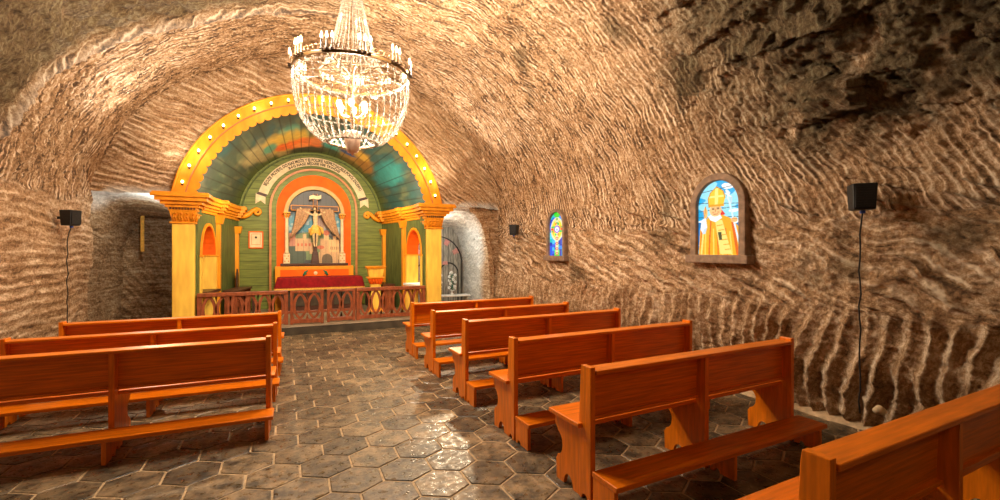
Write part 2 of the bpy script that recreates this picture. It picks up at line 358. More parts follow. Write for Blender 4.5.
def shell(s0, s1, ns, y0, y1, ny, name):
    s = np.linspace(s0, s1, ns); y = y0+(y1-y0)*np.linspace(0, 1, ny)
    S, Y = np.meshgrid(s, y, indexing='ij')
    x, z, nx, nz = prof_at(S)
    P = np.stack([x, Y, z], -1)
    # groove coordinate
    sr = S-SR
    tilt = .50*np.minimum(sr, 0) + np.where(sr > 0, .50*(1-np.exp(-sr/2.2))*2.2, 0)
    left = sm(ST*.46, ST*.6, S)
    tilt = tilt*(1-left) + left*(1.1+.05*(S-ST*.5))
    far = sm(4.0, 7.5, Y)
    g = Y - tilt*(1-.45*far)
    g = g + .10*n2(Y, S, .9, 1.) + .018*n2(Y, S, 3.1, 2.)
    pitch = .074
    bro = n2(Y, S, 2.2, 5.)
    gi = np.floor(g/pitch); brk = perlin(gi*3.7, S*1.6+gi*.7, gi*0+.2)
    r = ridge(g, pitch)
    amp = .030*(.55+.9*np.clip(bro+.4, 0, 1))*np.clip(.8+.9*brk, .15, 1.5)
    f5 = fbm(P+3, 26., 2)
    groove = amp*(r**1.6)*np.clip(1+1.6*f5, .2, 2)
    # right low wall: vertical flutes and pick strokes
    low = (1-sm(.95, 1.2, z+.08*n2(Y, S, 1.5, 9.)))*(S < ST/2)
    gf = Y+.10*n2(Y, S, 1.2, 11.)+.035*n2(Y, S, 4., 4.)+.15*z
    rf = ridge(gf, .16); flute = .085*(1-sm(5., 8., Y)*.6)*(rf**1.5)*(.6+.6*np.clip(n2(Y, S, 2., 15.)+.5, 0, 1))
    mid = (1-sm(2.0, 2.9, z))*(S < ST/2)*(1-low)
    gm = z - .42*Y + .10*n2(Y, S, 1.3, 21.)+.04*n2(Y, S, 4., 22.)
    gmi = np.floor(gm/.17); rm = ridge(gm, .17)
    st = perlin(gmi*5.1, Y*2.1+gmi*1.7, gmi*0+.7)
    stroke = .085*(rm**4)*np.clip(st*2.4+.1, 0, 1)
    # left wall: horizontal wavy ridges
    lw = sm(ST-2.9, ST-2.3, S)
    gl = z+.10*n2(Y, z, .9, 31.)+.02*n2(Y, z, 4., 33.)
    rl = ridge(gl, .135); hl = .020*(rl**2.2)*np.clip(.6+1.1*n2(Y, z, 1.1, 34.), .1, 1.2)
    # rugged broken rock over the near right and the near left
    rug = sm(2.3, 2.9, z+.25*n2(Y, S, .9, 66.))*(1-sm(2.6, 4.1, Y-.3*(z-3)+.5*n2(Y, S, .8, 67.)))*(1-left)
    rugl = left*(1-sm(6.7, 7.2, Y-.45*(z-3.2)))*sm(1.9, 2.8, z)
    f1 = fbm(P, .55, 2); f2 = fbm(P*np.array([1, 1, 1.]), 2.1, 3); f3 = fbm(P, 7.5, 4); f4 = fbm(P+11, 20., 2)
    Q = P.copy(); Q[..., 1] = P[..., 1]*.75+P[..., 2]*.5; Q[..., 2] = P[..., 2]*1.5-P[..., 1]*.5
    bil = 1-np.abs(fbm(Q, 1.7, 4))*2.2
    disp = .15*f1 + .06*f2 + .028*f3 + .008*f4
    wg = (1-low)*(1-.75*mid)*(1-lw)
    disp = disp + groove*wg*(1-.7*rug)*(1-.75*rugl) + flute*low + stroke*mid + hl*lw
    disp = disp + (mid*.9+low*.6)*(.045*fbm(P+31, 4.5, 3)+.030*(1-np.abs(fbm(Q+17, 6., 3))*2.5))
    if rug.max() > 0:
        Qf = Q+.10*np.stack([f2, f3, f1], -1)
        fa = np.zeros_like(S); mkk = rug > .01
        fa[mkk] = .17*facets(Qf[mkk], 1.7, 3.3)+.085*facets(Qf[mkk], 4.1, 9.1)+.03*facets(Qf[mkk], 10., 2.2)
        disp = disp + rug*fa
    disp = disp + rug*(.10*bil-.03+.03*f3) + rugl*(.07*fbm(P, 4., 3)+.04*f3)
    # rib across the vault on the left where the fine chiselling starts
    yr = 7.05+.45*(z-3.2); rib = left*sm(2.4, 3., z)*np.exp(-((Y-yr-.08*n2(Y, S, 1.5, 77.))/.055)**2); disp = disp + .10*rib
    # keep the sheet calm where the windows and the end wall meet it
    for yc, sid in ((3.78, 0), (7.38, 0), (6.72, 1)):
        w = np.exp(-(((Y-yc)/.46)**4))*np.exp(-(((z-2.05)/.68)**4))*((S < ST/2) if sid == 0 else (S > ST/2))
        disp = disp*(1-w)-.045*w
    P[..., 0] += nx*disp; P[..., 2] += nz*disp
    P[..., 1] += .02*f3
    jag = .10*n2(Y, S, 3., 71.)+.05*n2(Y, S, 9., 72.)
    isl = (z+jag < 1.08) & (S < ST/2); ism = (z+jag < 1.95) & (S < ST/2) & ~isl; isw = (S > ST-2.6+jag) 
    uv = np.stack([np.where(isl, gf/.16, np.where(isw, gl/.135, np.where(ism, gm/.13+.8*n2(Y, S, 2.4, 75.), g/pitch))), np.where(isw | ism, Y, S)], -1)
    col = np.zeros(P.shape); col[..., 0] = np.clip(rug*1.0*sm(-.5, .0, f2+.3*(z-3.0))+.75*sm(.16, .42, fbm(P+40, 1.1, 4))*(1-sm(6.5, 8.5, Y))*(1-low)+rugl*sm(-1.1,-.35,f2), 0, 1)
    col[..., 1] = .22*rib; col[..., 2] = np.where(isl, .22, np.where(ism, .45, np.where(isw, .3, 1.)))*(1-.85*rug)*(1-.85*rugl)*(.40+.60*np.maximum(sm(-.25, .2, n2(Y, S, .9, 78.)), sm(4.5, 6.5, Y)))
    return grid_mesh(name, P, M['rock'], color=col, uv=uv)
sR = SR+.35; sL = ST-2.2
w1 = shell(0, sR, 300, -2.5, YEND, 1150, 'wall_right')
w2 = shell(sR, sL, 640, -2.5, YEND, 1000, 'ceiling')
w3 = shell(sL, ST, 170, -2.5, YEND, 800, 'wall_left')
for o in (w1, w2, w3): tag(o, kind='structure')
tag(w1, 'rough chiselled salt rock wall with fluted foot beside the right pews')
tag(w2, 'barrel vault of brown rock combed with chisel grooves')
tag(w3, 'rock wall with wavy horizontal ridges beside the left pews')

# end wall above the sanctuary: between vault and z 2.72, open where the wooden apse stands
AX, AZ, AR = .69, 2.23, 2.58
def lunette():
    n = 560; xs = np.linspace(-3.25, 4.95, n); zs = np.linspace(2.66, 5.95, 240)
    X, Z = np.meshgrid(xs, zs, indexing='ij')
    r = np.hypot(X-AX, Z-AZ); th = np.arctan2(Z-AZ, X-AX)
    P = np.stack([X, np.full_like(X, YEND-.02), Z], -1)
    kk = .28+.50*sm(AX-.4, AX+1.4, X); g = Z+kk*(X-AX)+.10*n2(X, Z, 1.3, 41.)+.03*n2(X, Z, 3.4, 43.)+.012*n2(X, Z, 6., 42.)
    gi = np.floor(g/.115); brk = perlin(gi*3.3, X*3+gi, gi*0+.3)
    rr = ridge(g, .115)
    d = .034*rr**1.5*np.clip(.7+1.6*brk, .0, 1.6) + .07*fbm(P, 1.3, 2)+.03*fbm(P, 6, 3)+.01*fbm(P, 18, 2)
    edge = sm(AR-.05, AR+.25, r)
    P[..., 1] -= .05 + d*edge*1.1
    lip = 1-sm(2.66, 2.86, Z); P[..., 1] += -.06*lip + .06*fbm(P+5, 2.2, 2)*lip
    P[..., 2] += (.06*fbm(P+9, 1.8, 3)-.0)*lip
    inside = (((X-EX)/(EA+.35))**2+((Z-EZ)/(EB+.35))**2 < 1) & (r > AR-.12)
    col = np.zeros(P.shape); col[..., 2] = .5; col[..., 1] = lip*.9*sm(-.3, .1, fbm(P, 3, 2)+.15)
    return grid_mesh('wall_end', P, M['rock'], color=col, uv=np.stack([g/.115, X], -1), mask=inside)
tag(lunette(), 'rock end wall with radial chisel strokes around the lit wooden arch', kind='structure')

def end_piece():
    xs = np.linspace(4.0, 5.1, 120); zs = np.linspace(-.1, 2.85, 260)
    X, Z = np.meshgrid(xs, zs, indexing='ij')
    P = np.stack([X, np.full_like(X, YEND-.03), Z], -1)
    P[..., 1] -= .05*fbm(P, 1.5, 2)+.035*fbm(P, 6, 3)+.03*ridge(Z*.9+X*.3+.1*n2(X, Z, 2, 3.), .12)**1.6
    out_ = (np.abs((X-3.62)/.93)**3.2+np.abs((Z+.1)/2.72)**3.2) > 1
    o = grid_mesh('wall_end', P, M['rock'], color=np.zeros(P.shape), uv=np.stack([Z/.12, X], -1), mask=out_)
    tag(o, 'strip of brown rock between the passage mouth and the right wall', kind='structure')
def alcove(xc, hw0, hw1, ztop0, ztop1, y0, y1, name, label, salt, seed, back=True, xc1=None, cool=0):
    nt_, ny = 260, 190
    t = np.linspace(0, PI, nt_); yv = np.linspace(0, 1, ny)
    T, V = np.meshgrid(t, yv, indexing='ij')
    xc1 = xc if xc1 is None else xc1
    hw = hw0+(hw1-hw0)*V**.8; zt = ztop0+(ztop1-ztop0)*V**.8; cx = xc+(xc1-xc)*V
    e = .36 if back else .42
    cs = np.sign(np.cos(T))*np.abs(np.cos(T))**e; sn = np.abs(np.sin(T))**.7
    X = cx+hw*cs; Z = -.1+(zt+.1)*sn; Y = y0+(y1-y0)*V
    P = np.stack([X, Y, Z], -1)
    d = .10*fbm(P+seed, 1.2, 2)+.045*fbm(P+seed, 5, 3)+.012*fbm(P, 20, 2)
    d = d+.02*ridge(Z+.4*Y+.1*n2(Y, Z, 2, seed), .1)**1.6
    nrm = np.stack([-(X-cx), np.zeros_like(X), -(Z-.9)], -1); nrm /= np.linalg.norm(nrm, axis=-1)[..., None]+1e-6
    fade = sm(0, .12, V)*.8+.2
    P += nrm*(d*fade)[..., None]
    col = np.zeros(P.shape); s = salt(X, Y, Z); col[..., 2] = .1; col[..., 1] = np.clip(s, 0, 1); col[..., 0] = cool*(1-col[..., 1])  # the salt mask only whitens the rock colour
    o = grid_mesh(name, P, M['rock'], color=col, uv=np.stack([Z/.12, Y], -1), mask=None if back else (X > 3.28))
    tag(o, label, kind='structure')
    if back:
        xs = np.linspace(cx[0, -1]-hw[0, -1]-.15, cx[0, -1]+hw[0, -1]+.15, 180); zs = np.linspace(-.1, zt[0, -1]+.15, 220)
        X, Z = np.meshgrid(xs, zs, indexing='ij'); P = np.stack([X, np.full_like(X, y1-.05), Z], -1)
        d = .16*fbm(P+seed, 1.3, 3)+.05*fbm(P+seed, 5, 3)+.015*fbm(P, 18, 2)+.03*ridge(Z*.6+X*.8+.1*n2(X, Z, 2, 3.), .13)**1.6
        P[..., 1] -= d+.02; col = np.zeros(P.shape); col[..., 0] = cool
        o2 = grid_mesh(name, P, M['rock'], color=col, uv=np.stack([Z/.12, X], -1)); tag(o2, label.replace('alcove', 'alcove back')[:90], kind='structure')
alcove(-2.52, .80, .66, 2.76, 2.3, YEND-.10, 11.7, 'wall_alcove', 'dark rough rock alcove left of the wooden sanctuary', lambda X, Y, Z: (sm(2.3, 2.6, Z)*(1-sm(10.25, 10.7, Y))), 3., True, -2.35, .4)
alcove(3.62, 1.02, .99, 2.74, 2.35, YEND-.10, 12.62, 'wall_passage', 'pale passage rock right of the wooden sanctuary', lambda X, Y, Z: sm(10.5, 11.1, Y+.25*(Z-1.2))*(.45+.55*sm(2.5,2.0,Z)), 8., False, 3.85)
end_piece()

# floor : hexagonal slates set in mortar
def build_floor():
    mb = MB(); W = .36; R = W/math.sqrt(3); gap = .009
    x0, y0 = 1.36, 3.06; k = 0
    tiles = []
    for j in range(-18, 24):
        cy = y0+j*R*1.5
        for i in range(-16, 14):
            cx = x0+i*W+(W/2 if j % 2 else 0)
            if -3.4 < cx < 5.3 and -2.4 < cy < 10.2: tiles.append((cx, cy))
    for cx, cy in tiles:
        top = []; mid = []; bot = []
        tx, ty = random.uniform(-.006, .006), random.uniform(-.006, .006); dz = random.uniform(-.0015, .0015)
        for q in range(6):
            a = PI/6+q*PI/3
            jx = random.uniform(-.003, .003); jy = random.uniform(-.003, .003)
            for (lst, rr, z) in ((top, R-gap-.006, 0), (mid, R-gap, -.004), (bot, R-gap+.002, -.02)):
                px = rr*math.cos(a)+jx; py = rr*math.sin(a)+jy
                lst.append((cx+px, cy+py, z+dz+(tx*px+ty*py)))
        vs = top+mid+bot
        fs = [(0,1,2,3,4,5)]
        for q in range(6):
            w = (q+1) % 6; fs += [(q, 6+q, 6+w, w), (6+q, 12+q, 12+w, 6+w)]
        mb.add(vs, fs)
    o = mb.build('floor', M['tile'])
    me = o.data; nf = len(me.polygons)
    import bmesh
    bm = bmesh.new(); bm.from_mesh(me)
    vs = [bm.verts.new(p) for p in ((-3.7,-2.6,-.006), (5.5,-2.6,-.006), (5.5,13,-.006), (-3.7,13,-.006))]
    f = bm.faces.new(vs); f.material_index = 1; bm.to_mesh(me); bm.free(); me.materials.append(M['mortar'])
    tag(o, 'dark slate floor of hexagonal tiles with pale joints', kind='structure')
build_floor()
# low mortar kerb along the foot of the right wall
kb = MB(); ys = np.linspace(-1, 9.6, 90)
pts = [(4.80+.02*math.sin(y*3.1)+.015*math.sin(y*9), y) for y in ys]
vs = []; fs = []
for x, y in pts: vs += [(x-.06, y, -.01), (x-.045, y, .03), (x+.1, y, .05), (x+.3, y, .05)]
for i in range(len(pts)-1):
    for k in range(3): a = i*4+k; fs.append((a, a+4, a+5, a+1))
kb.add(vs, fs, True); o = kb.build('baseboard_right', M['mortar']); tag(o, 'pale mortar kerb along the foot of the right rock wall', kind='structure')

# platform
pf = MB(); pf.box(-1.98, 3.34, 9.56, 12.75, .15, .17); o = pf.build('platform', M['platform'], bevel=.012)
MB().box(-1.96, 3.32, 9.575, 12.7, 0, .15).build('riser', M['riser'], o)
tag(o, 'raised grey stone sanctuary platform behind the wooden rail', kind='structure')

# ------------------------------------------------------------------ pews
def end_profile(h=.90):
    # side outline (y, z), y=0 is the rear face of the post, +y towards the altar
    P = [(0, 0), (.035, 0)]
    P += [(.035+.03*(1-math.cos(a)), .035*math.sin(a)) for a in np.linspace(0, PI, 7)][1:-1]
    P += [(.095, 0), (.125, 0)]
    top = [(.125, .47), (.118, .60), (.106, .84), (.10, h), (.0, h), (0, .84)]
    return P+top
def seat_profile():
    P = [(.125, 0), (.20, 0)]
    P += [(.20+.055*(1-math.cos(a)), .06*math.sin(a)+.02*math.sin(a)) for a in np.linspace(0, PI, 9)][1:]
    P += [(.40, 0), (.405, .14), (.385, .17)]
    P += [(.40-.075*math.sin(a), .25-.09*math.cos(a)+.01) for a in np.linspace(.15, PI-.15, 9)]
    P += [(.385, .36), (.415, .39), (.415, .468), (.125, .468)]
    return P
def make_pew(Lx, label, group):
    root = empty('church_pew', label=label, cat='pew', group=group)
    xs = [.0, Lx/2-.02, Lx-.04]
    for k, x in enumerate(xs):
        w = .04
        m = MB().prism(end_profile(.885 if k != 1 else .835), x, x+w, 'x'); o = m.build('post', M['bench_v'], root, .003); fix_normals(o)
        m = MB().prism(seat_profile(), x+.006, x+w-.004, 'x'); o = m.build('leg', M['bench_v'], root, .003); fix_normals(o)
        xf = x if k != 1 else x+.02
        kp = [(-.02, 0), (-.055, 0)] + [(-.055-.025*(1-math.cos(a)), .03*math.sin(a)) for a in np.linspace(0, PI, 6)][1:] + [(-.18, 0), (-.225, .0), (-.225, .185), (-.02, .185)]
        m = MB().prism(kp, xf+.004, xf+.034, 'x'); o = m.build('kneeler_foot', M['bench_v'], root, .003); fix_normals(o)
    m = MB().box(-.035, Lx+.03, .085, .445, .468, .50); m.build('seat', M['bench_h'], root, .006)
    # back: two boards
    b = MB()
    b.prism([(.083, .535), (.103, .535), (.098, .687), (.078, .687)], .04, Lx-.04, 'x')
    o = b.build('back_board', M['bench_h'], root, .0015); fix_normals(o)
    b = MB(); b.prism([(.0775, .686), (.0975, .686), (.092, .835), (.072, .835)], .04, Lx-.04, 'x')
    o = b.build('back_board', M['bench_h'], root, .0015); fix_normals(o)
    MB().box(.04, Lx-.04, .060, .10, .515, .537).build('lower_rail', M['bench_h'], root, .003)
    MB().box(.04, Lx-.04, -.012, .125, .835, .862).build('top_rail', M['bench_h'], root, .006)
    MB().box(.0, Lx+.03, -.25, -.012, .185, .22).build('kneeler', M['bench_h'], root, .006)
    return root
prR = make_pew(2.20, 'x', 'wooden pews in the right row')
prL = make_pew(2.30, 'x', 'wooden pews in the left row')
right = [(1.775, 6.90, .94, 'orange-brown wooden pew of the right row, closest to the altar rail'),
         (1.775, 5.80, .95, 'right-row wooden pew second from the altar rail, under the narrow patterned window'),
         (1.775, 4.60, 1, 'right-row wooden pew third from the altar rail, halfway along the row'),
         (1.785, 3.46, 1, 'right-row wooden pew fourth from the altar rail, behind the bishop window pew'),
         (1.785, 2.38, 1, 'wooden pew nearest to the bishop window, its whole kneeler in view'),
         (1.79, .96, 1, 'cropped wooden pew in the bottom right corner, nearest to the viewer')]
for i, (x, y, zs_, lab) in enumerate(right):
    o = prR if i == 0 else copy_tree(prR); o.location = (x, y, 0); o.rotation_euler = (0, 0, math.radians(1.2)); o['label'] = lab; o.scale = (1, 1, zs_)
left = [(-2.35, 6.84, .925, 'left-row wooden pew nearest to the altar rail, only its top rail showing'),
        (-2.385, 5.74, .93, 'left-row wooden pew between the front one and the nearest one'),
        (-2.42, 4.66, .97, 'nearest wooden pew of the left row, kneeler crossing the left edge')]
for i, (x, y, zs_, lab) in enumerate(left):
    o = prL if i == 0 else copy_tree(prL); o.location = (x, y, 0); o.rotation_euler = (0, 0, math.radians(-1.2)); o['label'] = lab; o.scale = (1, 1, zs_)

# ------------------------------------------------------------------ wooden apse
apse = empty('wooden_apse', (AX, 9.9, 0), label='golden and green painted wooden apse with a bulb-lit scalloped arch over the altar', cat='apse')
def AP(n, mb, mt, parent=apse, bevel=0): return mb.build(n, mt, parent, bevel)
# local coordinates: x relative to AX, y relative to 9.9
def HWD(y): return 2.17-.167*y       # half width of the inner side wall
# front arch band
def arc(r, c, a0, a1, n): return [(r*math.cos(a), c+r*math.sin(a)) for a in np.linspace(a0, a1, n)]
a0 = math.asin((2.66-AZ)/AR); N_ = 121
band = MB(); out = arc(AR, AZ, a0, PI-a0, N_); mid_ = arc(AR-.20, AZ, a0, PI-a0, N_)
band.ring_prism(out, mid_, -.02, .06, 'y', False)
o = AP('arch_band', band, M['gold'], bevel=0); fix_normals(o); arch = o
sc_ = MB(); nsc = 40; outp = []; inn = []
for i in range(nsc*10+1):
    a = a0+(PI-2*a0)*i/(nsc*10); f = (i % 10)/10; lob = .055*math.sqrt(max(0, 1-(2*f-1)**2))
    outp.append(((AR-.198)*math.cos(a), AZ+(AR-.198)*math.sin(a))); inn.append(((AR-.33-lob)*math.cos(a), AZ+(AR-.33-lob)*math.sin(a)))
sc_.ring_prism(outp, inn, .0, .03, 'y', False); o = AP('scalloped_valance', sc_, M['gold']); fix_normals(o)
o = AP('arch_bead', MB().tube([(p[0], -.022, p[1]) for p in arc(AR-.2, AZ, a0, PI-a0, 80)], .012, 6), M['copper'])
o = AP('arch_edge', MB().tube([(p[0], -.015, p[1]) for p in arc(AR, AZ, a0, PI-a0, 80)], .022, 6), M['gold'])
bulb0 = None
for i in range(21):
    a = a0+.10+(PI-2*a0-.2)*i/20
    px, pz = (AR-.115)*math.cos(a), AZ+(AR-.115)*math.sin(a)
    if bulb0 is None:
        soc = MB().lathe([(.018, -.035), (.02, -.0), (.014, .005)], n=10).build('bulb_socket', M['candle'], arch)
        bl = MB().ball((0, 0, .028), .021, .021, .028, 10, 8).build('light_bulb', M['bulb_arch'], arch); bulb0 = (soc, bl)
        s_, b_ = soc, bl
    else:
        s_ = soc.copy(); b_ = bl.copy(); C.objects.link(s_); C.objects.link(b_); s_.parent = arch; b_.parent = arch
    for q in (s_, b_): q.location = (px, -.055, pz-.02)
# vault loft with painted sky
nT, nD = 300, 120
yb = 2.76
T, D = np.meshgrid(np.linspace(0, PI, nT), np.linspace(0, 1, nD), indexing='ij')
def vault_pt(T, D):
    r = 2.26+(1.722-2.26)*D; c = 2.23+(2.456-2.23)*D
    return r*np.cos(T), .02+D*(yb-.02), c+r*np.sin(T)
X, Y, Z = vault_pt(T, D)
r = 2.26+(1.722-2.26)*D
plank = np.floor(T/PI*34); gap_ = np.abs(T/PI*34-np.round(T/PI*34)) < .05
def mixc(c, col, w): return c*(1-w[..., None])+np.array(col)*w[..., None]
c = np.zeros(T.shape+(3,))+np.array((.035,.062,.042))
n_a = n2(T*2.3, D, 2.0, 51.); n_b = n2(T*2.3, D, 6.0, 52.)
deg = T/PI*180
c = mixc(c, (.015,.085,.085), sm(-.1, .45, n_a+.3*np.cos((deg-60)/40)))
c = mixc(c, (.10,.13,.07), sm(.0, .5, n_b)*.7)
c = mixc(c, (.09,.12,.03), sm(.72, 1.0, D+.05*n_b))
def blob(dc, tc, dw, tw, rot=0, soft=.35, nz=.35, sd=1.):
    u_ = (deg-dc)/dw; v_ = (D-tc)/tw; cr_, sr_ = math.cos(rot), math.sin(rot)
    uu = u_*cr_+v_*sr_; vv = -u_*sr_+v_*cr_
    q = np.sqrt(uu**2+vv**2)+nz*n2(deg/6, D*4, 1.5, sd)
    return 1-sm(1-soft, 1+soft, q)
BL = [  # degrees along the arch (0 right, 180 left), depth, widths, colour
 (128, .62, 13, .22, (.34,.30,.14), 61.), (113, .80, 8, .16, (.40,.30,.12), 62.),
 (106, .55, 9, .28, (.10,.32,.22), 63.), (108, .62, 15, .22, (.55,.36,.05), 64.), (107, .74, 13, .10, (.72,.12,.02), 65.), (96, .70, 14, .11, (.80,.18,.03), 66.), (88, .66, 9, .10, (.62,.22,.08), 67.), (101, .78, 6, .06, (.85,.30,.08), 77.),
 (122, .66, 5, .10, (.06,.30,.20), 78.), (80, .60, 7, .14, (.02,.25,.22), 68.), (76, .72, 9, .09, (.03,.34,.30), 69.), (60, .72, 12, .19, (.36,.20,.04), 70.), (50, .78, 8, .13, (.30,.15,.03), 71.), (57, .62, 6, .07, (.55,.36,.06), 72.),
 (66, .74, 6, .04, (.01,.08,.26), 73.), (36, .50, 9, .30, (.02,.22,.22), 74.), (95, .90, 16, .07, (.05,.05,.03), 75.), (60, .93, 10, .06, (.16,.12,.03), 76.)]
for (dc, tc, dw, tw, cl, sd) in BL: c = mixc(c, cl, blob(dc, tc, dw, tw, 0, .35, .4, sd)*.92)
c = c*1.15
c[gap_] *= .35
P = np.stack([X, Y, Z], -1)
M['sky_paint'] = colmat('painted_sky_boards', .5, scale=9, var=.3)
grid_mesh('painted_vault', P, M['sky_paint'], apse, color=c)
# back wall: arch-topped green boards
bw = MB(); pts = [(1.80, .17), (1.80, 2.456)]+arc(1.80, 2.456, 0.0, PI, 60)[1:-1]+[(-1.80, 2.456), (-1.80, .17)]
bw.prism(pts, 2.75, 2.80, 'y'); o = AP('back_wall', bw, M['green']); fix_normals(o)
sm_ = MB()
for k in range(1, 21):
    z = .17+k*.2
    hw = 1.70 if z < 2.456 else math.sqrt(max(0, 1.70**2-(z-2.456)**2))
    if hw > .1: sm_.box(-hw, hw, 2.742, 2.751, z-.0035, z+.0035)
AP('board_seams', sm_, M['seam'])
o = AP('arch_line', MB().tube([(p[0], 2.735, p[1]) for p in arc(1.66, 2.456, .02, PI-.02, 60)], .018, 6), M['dkgreen'])
# side walls with open archways
for sgn in (-1, 1):
    def sp(y, off=0): return sgn*(HWD(y)+off)
    ya, ybk = .24, 1.02; ysp = 1.55; ryo = (ybk-ya)/2; yc = (ya+ybk)/2
    th = .26
    def sidepoly(poly, o0, o1, name, mt, parent=apse):
        # poly in (y,z) -> extruded between offsets o0..o1 outward from inner wall face
        n = len(poly); vs = [(sp(y, o0), y, z) for y, z in poly]+[(sp(y, o1), y, z) for y, z in poly]
        fs = [tuple(range(n)), tuple(range(n, 2*n))[::-1]]+[(i, (i+1) % n, (i+1) % n+n, i+n) for i in range(n)]
        o = MB().add(vs, fs).build(name, mt, parent); fix_normals(o); return o
    # green wall around archway
    apts = [(yc-ryo*math.cos(t), ysp+ryo*1.5*math.sin(t)) for t in np.linspace(0, PI, 17)]
    sidepoly([(ya, .17), (ya, ysp)]+apts[1:-1]+[(ybk, ysp), (ybk, .17), (2.75, .17), (2.75, 2.45), (.1, 2.45), (.1, .17)], .01, th, 'side_wall', M['dkgreen'])
    # orange soffit and yellow jambs
    ap2 = [(yc-(ryo-.012)*math.cos(t), ysp+(ryo-.012)*1.5*math.sin(t)) for t in np.linspace(0, PI, 17)]
    sidepoly(apts+ap2[::-1], -.01, th+.01, 'orange_soffit', M['orange'])
    sidepoly([(p[0], p[1]) for p in [(yc-(ryo+.035)*math.cos(t), ysp+(ryo+.03)*1.5*math.sin(t)) for t in np.linspace(0, PI, 17)]]+apts[::-1], -.02, .012, 'arch_trim', M['gold'])
    for yy in (ya, ybk):
        y0_, y1_ = (yy-.05, yy+.012) if yy == ya else (yy-.012, yy+.06)
        sidepoly([(y0_, .17), (y1_, .17), (y1_, ysp-.02), (y0_, ysp-.02)], -.02, th+.012, 'jamb', M['cream'])
        sidepoly([(y0_-.02, ysp-.03), (y1_+.02, ysp-.03), (y1_+.02, ysp+.0), (y0_-.02, ysp+.0)], -.04, th+.02, 'impost', M['gold'])
    # sill in the archway
    sidepoly([(ya, .80), (ybk, .80), (ybk, .85), (ya, .85)], -.10, th+.03, 'arch_sill', M['brown'] if sgn < 0 else M['white'])
    # front column
    cx = sgn*2.37
    col = MB(); col.box(cx-.17, cx+.17, -.02, .30, .30, 2.16); o = AP('column', col, M['cream'], bevel=.012)
    MB().box(cx-.21, cx+.21, -.05, .33, .17, .30).build('plinth', M['gold'], o, .012)
    MB().box(cx-.20, cx+.20, -.05, .33, 2.13, 2.165).build('necking', M['gold'], o, .008)
    cap = MB(); cap.frustum(cx, .14, 2.165, 2.36, .165, .165, .205, .205)
    for k in range(4):
        xx = cx-.135+.09*k
        cap.tube([(xx, -.035, 2.175), (xx-.02, -.06, 2.25), (xx, -.075, 2.31), (xx+.03, -.085, 2.325), (xx+.035, -.08, 2.295)], .014, 6)
        cap.tube([(xx+.02, -.035, 2.175), (xx+.035, -.06, 2.22), (xx+.02, -.07, 2.26)], .011, 6)
        yy = -.0+.09*k; xs_ = cx-sgn*.19
        cap.tube([(xs_, yy, 2.175), (xs_-sgn*.02, yy-.015, 2.25), (xs_-sgn*.03, yy, 2.31), (xs_-sgn*.045, yy+.02, 2.3)], .014, 6)
    cap.build('capital', M['gold'], o)
    # entablature: block over column and along the wall, three stepped mouldings
    steps = [(2.36, 2.42, .02), (2.42, 2.47, .06), (2.47, 2.53, .12), (2.53, 2.60, .19), (2.60, 2.66, .24), (2.66, 2.685, .22)]
    en = MB()
    for z0_, z1_, e_ in steps:
        e2 = e_
        en.box(cx-.20-e2, cx+.20+e2, -.05-e2*.9, .34+e2*.4, z0_, z1_)
        # run along the side wall
        vs = [(sp(.3, -e2*.62), .3, z0_), (sp(2.74, -e2*.62), 2.74, z0_), (sp(2.74, .2), 2.74, z0_), (sp(.3, .2), .3, z0_)]
        vs += [(v[0], v[1], z1_) for v in vs]
        en.add(vs, [(0,3,2,1),(4,5,6,7),(0,1,5,4),(1,2,6,5),(2,3,7,6),(3,0,4,7)])
    o = AP('cornice', en, M['gold'], bevel=.006); fix_normals(o)
    dn = MB()
    for k in range(9): dn.box(cx-.19+.045*k, cx-.168+.045*k, -.095, -.05, 2.385, 2.415)
    dn.build('dentils', M['brown'], o)
    # break-forward block over the mid pilaster, mid and back pilasters
    for yy, ztop in ((1.20, 2.2), (2.55, 2.05)):
        xx = sp(yy, -.05)
        pl = MB().box(min(xx, xx+sgn*.12), max(xx, xx+sgn*.12), yy-.09, yy+.09, .17, ztop); pp = AP('pilaster', pl, M['gold'], bevel=.01)
        cp = MB().frustum(xx+sgn*.04, yy, ztop, ztop+.16, .075, .10, .11, .14)
        for k in range(3):
            y_ = yy-.07+.07*k; cp.tube([(xx, y_, ztop+.01), (xx-sgn*.02, y_, ztop+.09), (xx-sgn*.05, y_, ztop+.13), (xx-sgn*.055, y_, ztop+.10)], .012, 6)
        cp.build('capital', M['gold'], pp)
        eb = MB()
        for z0_, z1_, e_ in steps[1:]:
            x0_ = sp(yy, -e_*.62-.07); x1_ = sp(yy, .1)
            eb.box(min(x0_, x1_), max(x0_, x1_), yy-.10-e_*.4, yy+.10+e_*.4, max(z0_, ztop+.16), z1_) if z1_ > ztop+.16 else None
        eb.build('cornice_block', M['gold'], pp, .006)
    # scroll console on the back wall
    spts = []
    x0_ = HWD(2.6)-.05
    base = [(x0_, 2.46), (x0_-.10, 2.47), (x0_-.20, 2.53), (x0_-.28, 2.62), (x0_-.36, 2.66)]
    for q in range(14):
        a = PI/2+q*.52; rr_ = .085-.0052*q; base.append((x0_-.37+rr_*math.cos(a), 2.58+rr_*math.sin(a)))
    o = AP('scroll', MB().tube([(sgn*x, 2.66, z) for x, z in base], [.06]*3+[.05]*2+[.035]*14, 8), M['gold'])

